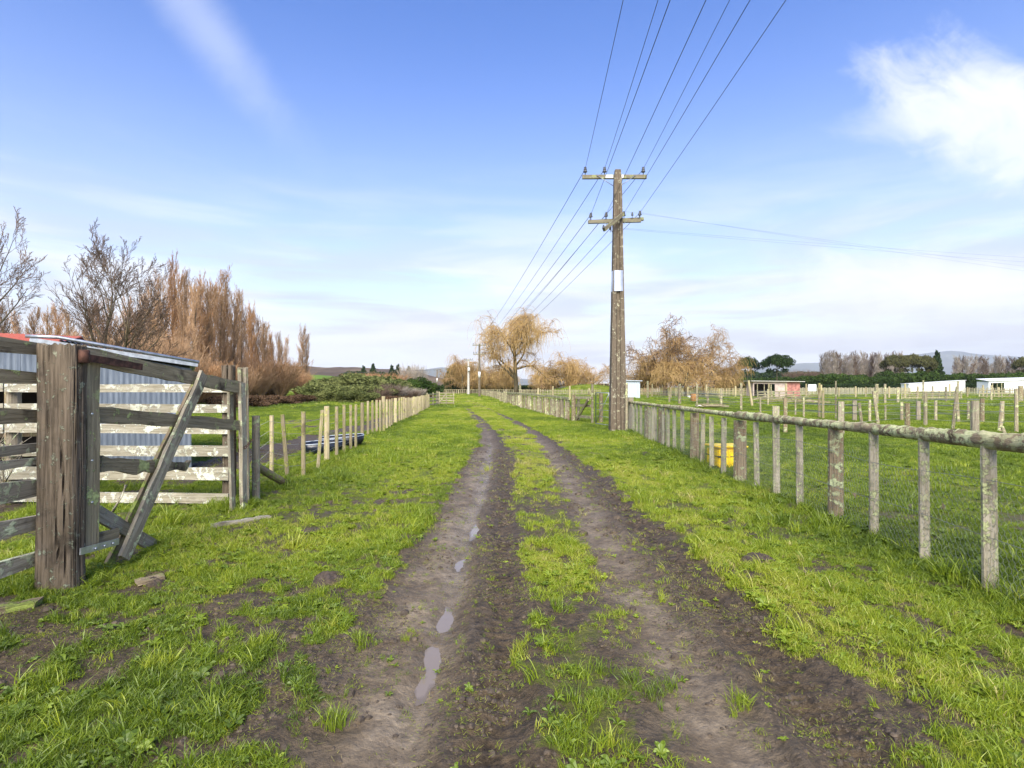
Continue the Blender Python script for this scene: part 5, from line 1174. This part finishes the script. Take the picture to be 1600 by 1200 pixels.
def rosette(n, R, seed, lobes=1, up=.5):
    r = random.Random(seed); V = []; Fc = []; at = []
    for i in range(n):
        a = 6.283*i/n+r.uniform(-.4, .4); L = R*r.uniform(.5, 1.1); w_ = L*.28; z0 = up*L; b = len(V); c = r.random()
        pts = [(0, .004), (.35, .5), (.7, 1.0), (1.0, .75), (1.2, .0)]
        ca, sa = math.cos(a), math.sin(a)
        for k_, (f_, ww) in enumerate(pts):
            z = z0*math.sin(min(1, f_)*1.9)*.8+.004; x, y = ca*L*f_, sa*L*f_; V += [(x-sa*w_*ww, y+ca*w_*ww, z+.15*w_*ww), (x, y, z-.004), (x+sa*w_*ww, y-ca*w_*ww, z+.15*w_*ww)]; at += [c]*3
        for k_ in range(4):
            q = b+3*k_; Fc += [(q, q+1, q+4, q+3), (q+1, q+2, q+5, q+4)]
    return mesh('rosette', V, Fc, False, dict(bl=at))
PC = bpy.data.collections.new('grass_kinds')
protos = [('a', tuft(26, .045, .018, .045, .0034, .8, 1)), ('b', tuft(22, .05, .03, .065, .0036, .7, 2)), ('c', tuft(34, .05, .015, .035, .003, 1.1, 3)), ('d', tuft(18, .03, .06, .13, .0046, .8, 4, 3)),
          ('e', rosette(7, .03, 5, up=.5)), ('f', rosette(12, .045, 6, up=.8)), ('g', tuft(90, .17, .03, .075, .008, .8, 7)), ('h', tuft(110, .17, .03, .06, .009, .9, 8)), ('i', tuft(120, .5, .06, .14, .028, .8, 9)), ('j', tuft(60, .10, .08, .2, .006, .7, 10, 3))]
for nme, me in protos:
    me.materials.append(MG); PC.objects.link(bpy.data.objects.new('tuft_'+nme, me))
def ng_inst():
    ng = bpy.data.node_groups.new('scatter', 'GeometryNodeTree'); ng.interface.new_socket('Geometry', in_out='INPUT', socket_type='NodeSocketGeometry'); ng.interface.new_socket('Geometry', in_out='OUTPUT', socket_type='NodeSocketGeometry')
    N = ng.nodes; L = ng.links; gi = N.new('NodeGroupInput'); go = N.new('NodeGroupOutput'); ip = N.new('GeometryNodeInstanceOnPoints'); ci = N.new('GeometryNodeCollectionInfo')
    ci.inputs['Collection'].default_value = PC; ci.inputs['Separate Children'].default_value = True; ci.inputs['Reset Children'].default_value = True
    def na(n, ty): a = N.new('GeometryNodeInputNamedAttribute'); a.data_type = ty; a.inputs['Name'].default_value = n; return a.outputs['Attribute']
    L.new(gi.outputs[0], ip.inputs['Points']); L.new(ci.outputs[0], ip.inputs['Instance']); ip.inputs['Pick Instance'].default_value = True
    L.new(na('kind_i', 'INT'), ip.inputs['Instance Index']); L.new(na('rot', 'FLOAT_VECTOR'), ip.inputs['Rotation']); L.new(na('scl', 'FLOAT_VECTOR'), ip.inputs['Scale']); L.new(ip.outputs[0], go.inputs[0]); return ng
NG = ng_inst()
def scatter(name, label, X, Y, kind, scl, tint):
    n = len(X); Z = rel(X, Y)-.004; m = mesh(name, np.stack([X, Y, Z], -1), [])if False else None
    me = bpy.data.meshes.new(name); me.vertices.add(n); me.vertices.foreach_set('co', np.stack([X, Y, Z], -1).astype(np.float32).ravel())
    a = me.attributes.new('kind_i', 'INT', 'POINT'); a.data.foreach_set('value', kind.astype(np.int32))
    rot = np.stack([rng.normal(0, .12, n), rng.normal(0, .12, n), rng.random(n)*6.283], -1); a = me.attributes.new('rot', 'FLOAT_VECTOR', 'POINT'); a.data.foreach_set('vector', rot.astype(np.float32).ravel())
    sv = np.stack([scl, scl, scl*rng.uniform(.7, 1.25, n)], -1); a = me.attributes.new('scl', 'FLOAT_VECTOR', 'POINT'); a.data.foreach_set('vector', sv.astype(np.float32).ravel())
    a = me.attributes.new('tint', 'FLOAT', 'POINT'); a.data.foreach_set('value', tint.astype(np.float32))
    me.materials.append(MG); o = bpy.data.objects.new(name, me); COL.objects.link(o); md = o.modifiers.new('scatter', 'NODES'); md.node_group = NG
    tag(o, label, 'grass', kind='stuff'); return o
def sample(d0, d1, dens, marg=1.5, k=.97):
    area = k*(d1*d1-d0*d0)+2*marg*(d1-d0); n = int(area*dens); dd = rng.random(n*2)*(d1-d0)+d0; pr = (k*dd+marg)/(k*d1+marg); dd = dd[rng.random(len(dd)) < pr][:n]
    xx = (rng.random(len(dd))*2-1)*(k*dd+marg); return xx, dd
def tintf(X, Y):
    u_ = X-ctr(Y); y_ = np.exp(-((u_-.35)/np.interp(Y, [0, 12, 20, 40], [.45, .6, 1., 1.4]))**2)*np.interp(Y, [0, 12, 60, 120], [.17, .24, .26, .05])
    y_ += .10*np.exp(-((u_-2.0)/.6)**2)
    b = .40+.75*(fbm(X*.55, Y*.4, 4, 61)-.5)+.35*(fbm(X*3, Y*3, 3, 62)-.5)+y_+rng.normal(0, .095, len(X)); b += .09*((u_ < -1) & (Y > 5) & (X > -4)) - .10*(X > 3.6)*np.interp(Y, [0, 40, 80], [1, 1, .3]) - .05*(X < -4.5)
    b += (rng.random(len(X)) < .11)*.36; return np.clip(b, 0, .98)
def kill(X, Y):   # not under shed
    a_ = math.radians(-31); lx = (X-xr)*math.cos(a_)-(Y-DS)*math.sin(a_); ly = (X-xr)*math.sin(a_)+(Y-DS)*math.cos(a_); return (lx > -5.4) & (lx < .1) & (ly > -.05) & (ly < 4.3)
def zone(name, label, d0, d1, dens, kinds, pk, s0, marg=1.5, sparse=.06, tall=0):
    X, Y = sample(d0, d1, dens, marg); md = mud_mask(X, Y); u_ = X-ctr(Y)
    fine = fbm(X*5.5, Y*5.5, 3, 71)
    pr = np.clip(1.08-md*1.15, 0, 1)*np.clip((fine-.34)*5+.2, .10, 1); pr = np.maximum(pr, sparse*(fine > .45)); pr = np.where((u_ > .05) & (u_ < .7) & (Y < 14), pr*np.clip((fbm(X*2.6, Y*2.0, 4, 55)-.36)*7, .12, 1), pr); intrack = (u_ > .05) & (u_ < .7); pr = np.where(intrack, pr*.8, pr)
    keep = (rng.random(len(X)) < pr) & ~kill(X, Y)
    X, Y, md, fine = X[keep], Y[keep], md[keep], fine[keep]; n = len(X); kd = rng.choice(kinds, n, p=pk); big_ = fbm(X*1.2, Y*1.0, 3, 81)
    sc = s0*(.55+.9*big_)*rng.uniform(.7, 1.3, n)*np.where(md > .35, .62, 1)
    fence = np.exp(-((X-3.55)/.25)**2)*(Y < 20); sc *= 1+.6*fence
    tn = tintf(X, Y); tn = np.where((kd == 4) | (kd == 5), tn*.62, tn); tn = np.where((md > .5), tn+.12, tn); return scatter(name, label, X, Y, kd, sc, np.clip(tn, 0, 1))
zone('grass', 'short green grass and clover on the near verges beside the mud', 1.7, 5.2, 2300, [0, 1, 2, 3, 4, 5], [.30, .19, .30, .03, .15, .03], .95)
zone('grass', 'green grass of the verges in the middle ground', 5.0, 12.2, 650, [0, 1, 2, 3, 5, 9], [.34, .25, .34, .03, .037, .003], 1.08)
zone('grass', 'green grass of the verges and paddocks farther along the track', 12, 40, 62, [6, 7], [.55, .45], 1.0, sparse=.01)
zone('grass', 'green paddock grass in the far fields', 39, 150, 2.6, [8], [1], 1.0, sparse=.01)
CC = bpy.data.collections.new('mud_kinds')
for k_ in range(4):
    r_ = np.random.default_rng(k_+5); V = []; n_ = 7
    for q_, z_ in ((1, 0), (.8, .5), (.35, .85)):
        for j in range(n_): a_ = 2*math.pi*j/n_; rr = q_*(1+.5*(r_.random()-.5)); V.append((rr*math.cos(a_)*.01, rr*math.sin(a_)*.0075, (z_+.25*(r_.random()-.5))*.008))
    Fc = [(i*n_+j, i*n_+(j+1) % n_, (i+1)*n_+(j+1) % n_, (i+1)*n_+j) for i in range(2) for j in range(n_)]+[tuple(range(2*n_, 3*n_))]
    me = mesh('crumb', V, Fc); me.materials.append(crumbm); CC.objects.link(bpy.data.objects.new('crumb_%d' % k_, me))
for k_ in range(2):
    r_ = random.Random(k_+50); V = []; Fc = []; at_ = []
    for j in range(7):
        a_ = r_.random()*6.28; L_ = r_.uniform(.012, .035); x_, y_ = r_.gauss(0, .03), r_.gauss(0, .03); b = len(V); w__ = .0013; dx, dy = math.cos(a_)*L_, math.sin(a_)*L_
        V += [(x_-w__*math.sin(a_), y_+w__*math.cos(a_), .006), (x_+w__*math.sin(a_), y_-w__*math.cos(a_), .006), (x_+dx, y_+dy, .012)]; Fc.append((b, b+1, b+2)); at_ += [r_.random()]*3
    me = mesh('litter', V, Fc, False, dict(bl=at_)); me.materials.append(MG); CC.objects.link(bpy.data.objects.new('litter_%d' % k_, me))
NG2 = NG.copy(); [n_ for n_ in NG2.nodes if n_.bl_idname == 'GeometryNodeCollectionInfo'][0].inputs['Collection'].default_value = CC
def crumbs(d0, d1, dens, s0):
    X, Y = sample(d0, d1, dens, .8); md = mud_mask(X, Y); u_ = X-ctr(Y); cl_ = fbm(X*3.5, Y*3, 4, 91)
    sh_ = np.exp(-((u_+.62)/.24)**2)*.8+np.exp(-((u_-.88)/.24)**2)*.7; wt = np.exp(-((u_+.46)/.12)**2)
    keep = rng.random(len(X)) < np.clip(md*1.2-.1, .03, 1)*np.clip((cl_-.42)*6, .08, 1)*(1-sh_*.75)*(1-wt*.85)
    for a_, b_, ra_, rb_ in PUD: keep &= ((X-a_)/(ra_*1.8))**2+((Y-b_)/(rb_*1.8))**2 > 1
    X, Y = X[keep], Y[keep]; n = len(X); sc = s0*np.exp(rng.normal(0, .5, n)); kd = rng.choice([0, 1, 2, 3, 4, 5], n, p=[.21, .21, .21, .21, .08, .08])
    sc = np.where(kd > 3, 1.0*s0, sc*.8); o = scatter('mud_crumbs', 'crumbs of wet soil and grass bits strewn over the muddy wheel tracks', X, Y, kd, sc, np.clip(rng.normal(.7, .15, n), 0, 1)); o.modifiers[0].node_group = NG2; o['category'] = 'soil crumbs'
crumbs(1.7, 5, 2600, .95); crumbs(5, 13, 420, 1.7)
# taller clumps placed where the photograph shows them, and along fences
cl = []
for px, py, s_, tn in ((250, 1040, 1.0, .62), (60, 1060, .9, .5), (360, 905, 1.1, .6), (310, 900, 1.0, .58), (140, 965, .9, .6), (225, 1035, .8, .7), (870, 945, 1.0, .3), (1010, 1078, .95, .22), (1030, 1100, .8, .25), (830, 1010, .7, .75), (925, 1120, .9, .45), (890, 1180, 1, .45), (960, 1100, .7, .45), (1160, 1100, .9, .55), (1440, 1090, 1.0, .5), (1480, 960, 1.1, .45), (1395, 1010, .9, .55), (1550, 1000, 1.2, .5), (1320, 930, 1, .4), (1260, 880, 1, .45), (540, 750, 2.0, .25), (570, 1010, .8, .45), (400, 1000, .9, .55), (520, 1120, .9, .4), (640, 985, .4, .6), (90, 1170, 1.1, .5), (330, 1120, 1, .5), (1590, 1100, 1.2, .6)):
    x, d = G(px, py)
    for q in range(5): cl.append((x+rng.normal(0, .05), d+rng.normal(0, .05), 9 if q % 2 else 3, s_*rng.uniform(.4, .75)*(1 if q % 2 else 1.1), tn+rng.normal(0, .04)))
for i in range(420):
    d = 2.6+17*rng.random()**1.4; cl.append((XR(d)+rng.normal(.02, .09), d, rng.choice([3, 1, 9], p=[.6, .3, .1]), rng.uniform(.7, 1.3), .45+rng.normal(0, .1)))
for i in range(300):
    d = 7+33*rng.random()**1.3; x = float(np.interp(d, [7, 10, 18, 24, 40], [-3.6, -3.75, -4.5, -4.87, -6.1])); cl.append((x+rng.normal(0, .1), d, rng.choice([3, 1]), rng.uniform(.8, 1.5), .5+rng.normal(0, .1)))
for (x0_, y0_) in ((-3.37, 4.07), (-3.3, 6.7), (-3.6, 7.0), (XP, DP), (-3.45, 5.0)):
    for i in range(26): a = rng.random()*6.283; cl.append((x0_+.24*math.cos(a), y0_+.22*math.sin(a), rng.choice([3, 1, 9], p=[.5, .4, .1]), rng.uniform(.7, 1.2), .45+rng.normal(0, .1)))
cl = np.array(cl); scatter('grass', 'taller grass tufts along fences and posts and scattered in the verges', cl[:, 0], cl[:, 1], cl[:, 2], cl[:, 3], np.clip(cl[:, 4], 0, 1))

# ------------------------------------------------------------------ sub-parts and labels
def wmat(o):
    m = o.matrix_basis.copy(); q = o.parent
    while q is not None: m = q.matrix_basis @ m; q = q.parent
    return m
def reparent(o, np_):
    m = wmat(o); o.parent = np_; o.matrix_basis = wmat(np_).inverted() @ m
arms = [c for c in PP.children if c.name.startswith('crossarm')]
for c in list(PP.children):
    if c.name.startswith('insulator'):
        q = wmat(c).translation
        def dist(a_):
            b_ = wmat(a_).inverted() @ q; L_ = a_.dimensions.x if a_.dimensions.x > .2 else 2; return abs(b_.y)+abs(b_.z)
        reparent(c, min(arms, key=dist))
for T in bpy.data.objects:
    if T.name.startswith('timber_gate') and T.parent is None:
        straps = [c for c in T.children if c.name.startswith('hinge_strap')]
        for c in list(T.children):
            if c.name.startswith(('bolt', 'hinge_barrel')) and straps: reparent(c, min(straps, key=lambda a_: (wmat(a_).translation-wmat(c).translation).length))
for c in list(SH.children):
    if c.name.startswith('barge'): reparent(c, next(k_ for k_ in SH.children if k_.name.startswith('roof_sheet')))
O1 = 'zeroth first second third fourth fifth sixth seventh eighth ninth tenth eleventh twelfth thirteenth fourteenth fifteenth sixteenth seventeenth eighteenth nineteenth'.split()
def ordinal(n):
    if n < 20: return O1[n]
    t_, u_ = divmod(n, 10); tn_ = ['twent', 'thirt', 'fort', 'fift', 'sixt', 'sevent'][t_-2]; return tn_+'ieth' if u_ == 0 else tn_+'y-'+O1[u_]
gd = {}
for o in bpy.data.objects:
    if o.parent is None and o.get('group') and o.name.split('.')[0] not in ('power_line', 'puddle', 'power_pole'): gd.setdefault((o['group'], o['label']), []).append(o)
for (g_, l_), os_ in gd.items():
    if len(os_) > 1:
        os_.sort(key=lambda o: o.location.x/max(o.location.y, .1))
        for i, o in enumerate(os_): o['label'] = f'{l_}, {ordinal(i+1)} from the left'
# ------------------------------------------------------------------ haze
HAZE = 1
if HAZE:
    me = box_mesh(26000, 14000, 720); hm = bpy.data.materials.new('haze_air'); hm.use_nodes = True; t = NT(hm.node_tree); t.n.clear()
    pv = t.new('ShaderNodeVolumePrincipled'); pv.inputs['Density'].default_value = .00008; pv.inputs['Color'].default_value = (.86, .91, 1, 1); pv.inputs['Anisotropy'].default_value = 0
    oo = t.new('ShaderNodeOutputMaterial'); t.l.new(pv.outputs[0], oo.inputs['Volume'])
    o = ob('haze', me, hm, loc=(0, 5700, -6)); tag(o, 'thin pale air haze over the fields', None, kind='stuff')
print('TRIS', sum(len(m.loop_triangles) or sum(len(p_.vertices)-2 for p_ in m.polygons) for m in bpy.data.meshes if len(m.polygons) < 2000000))
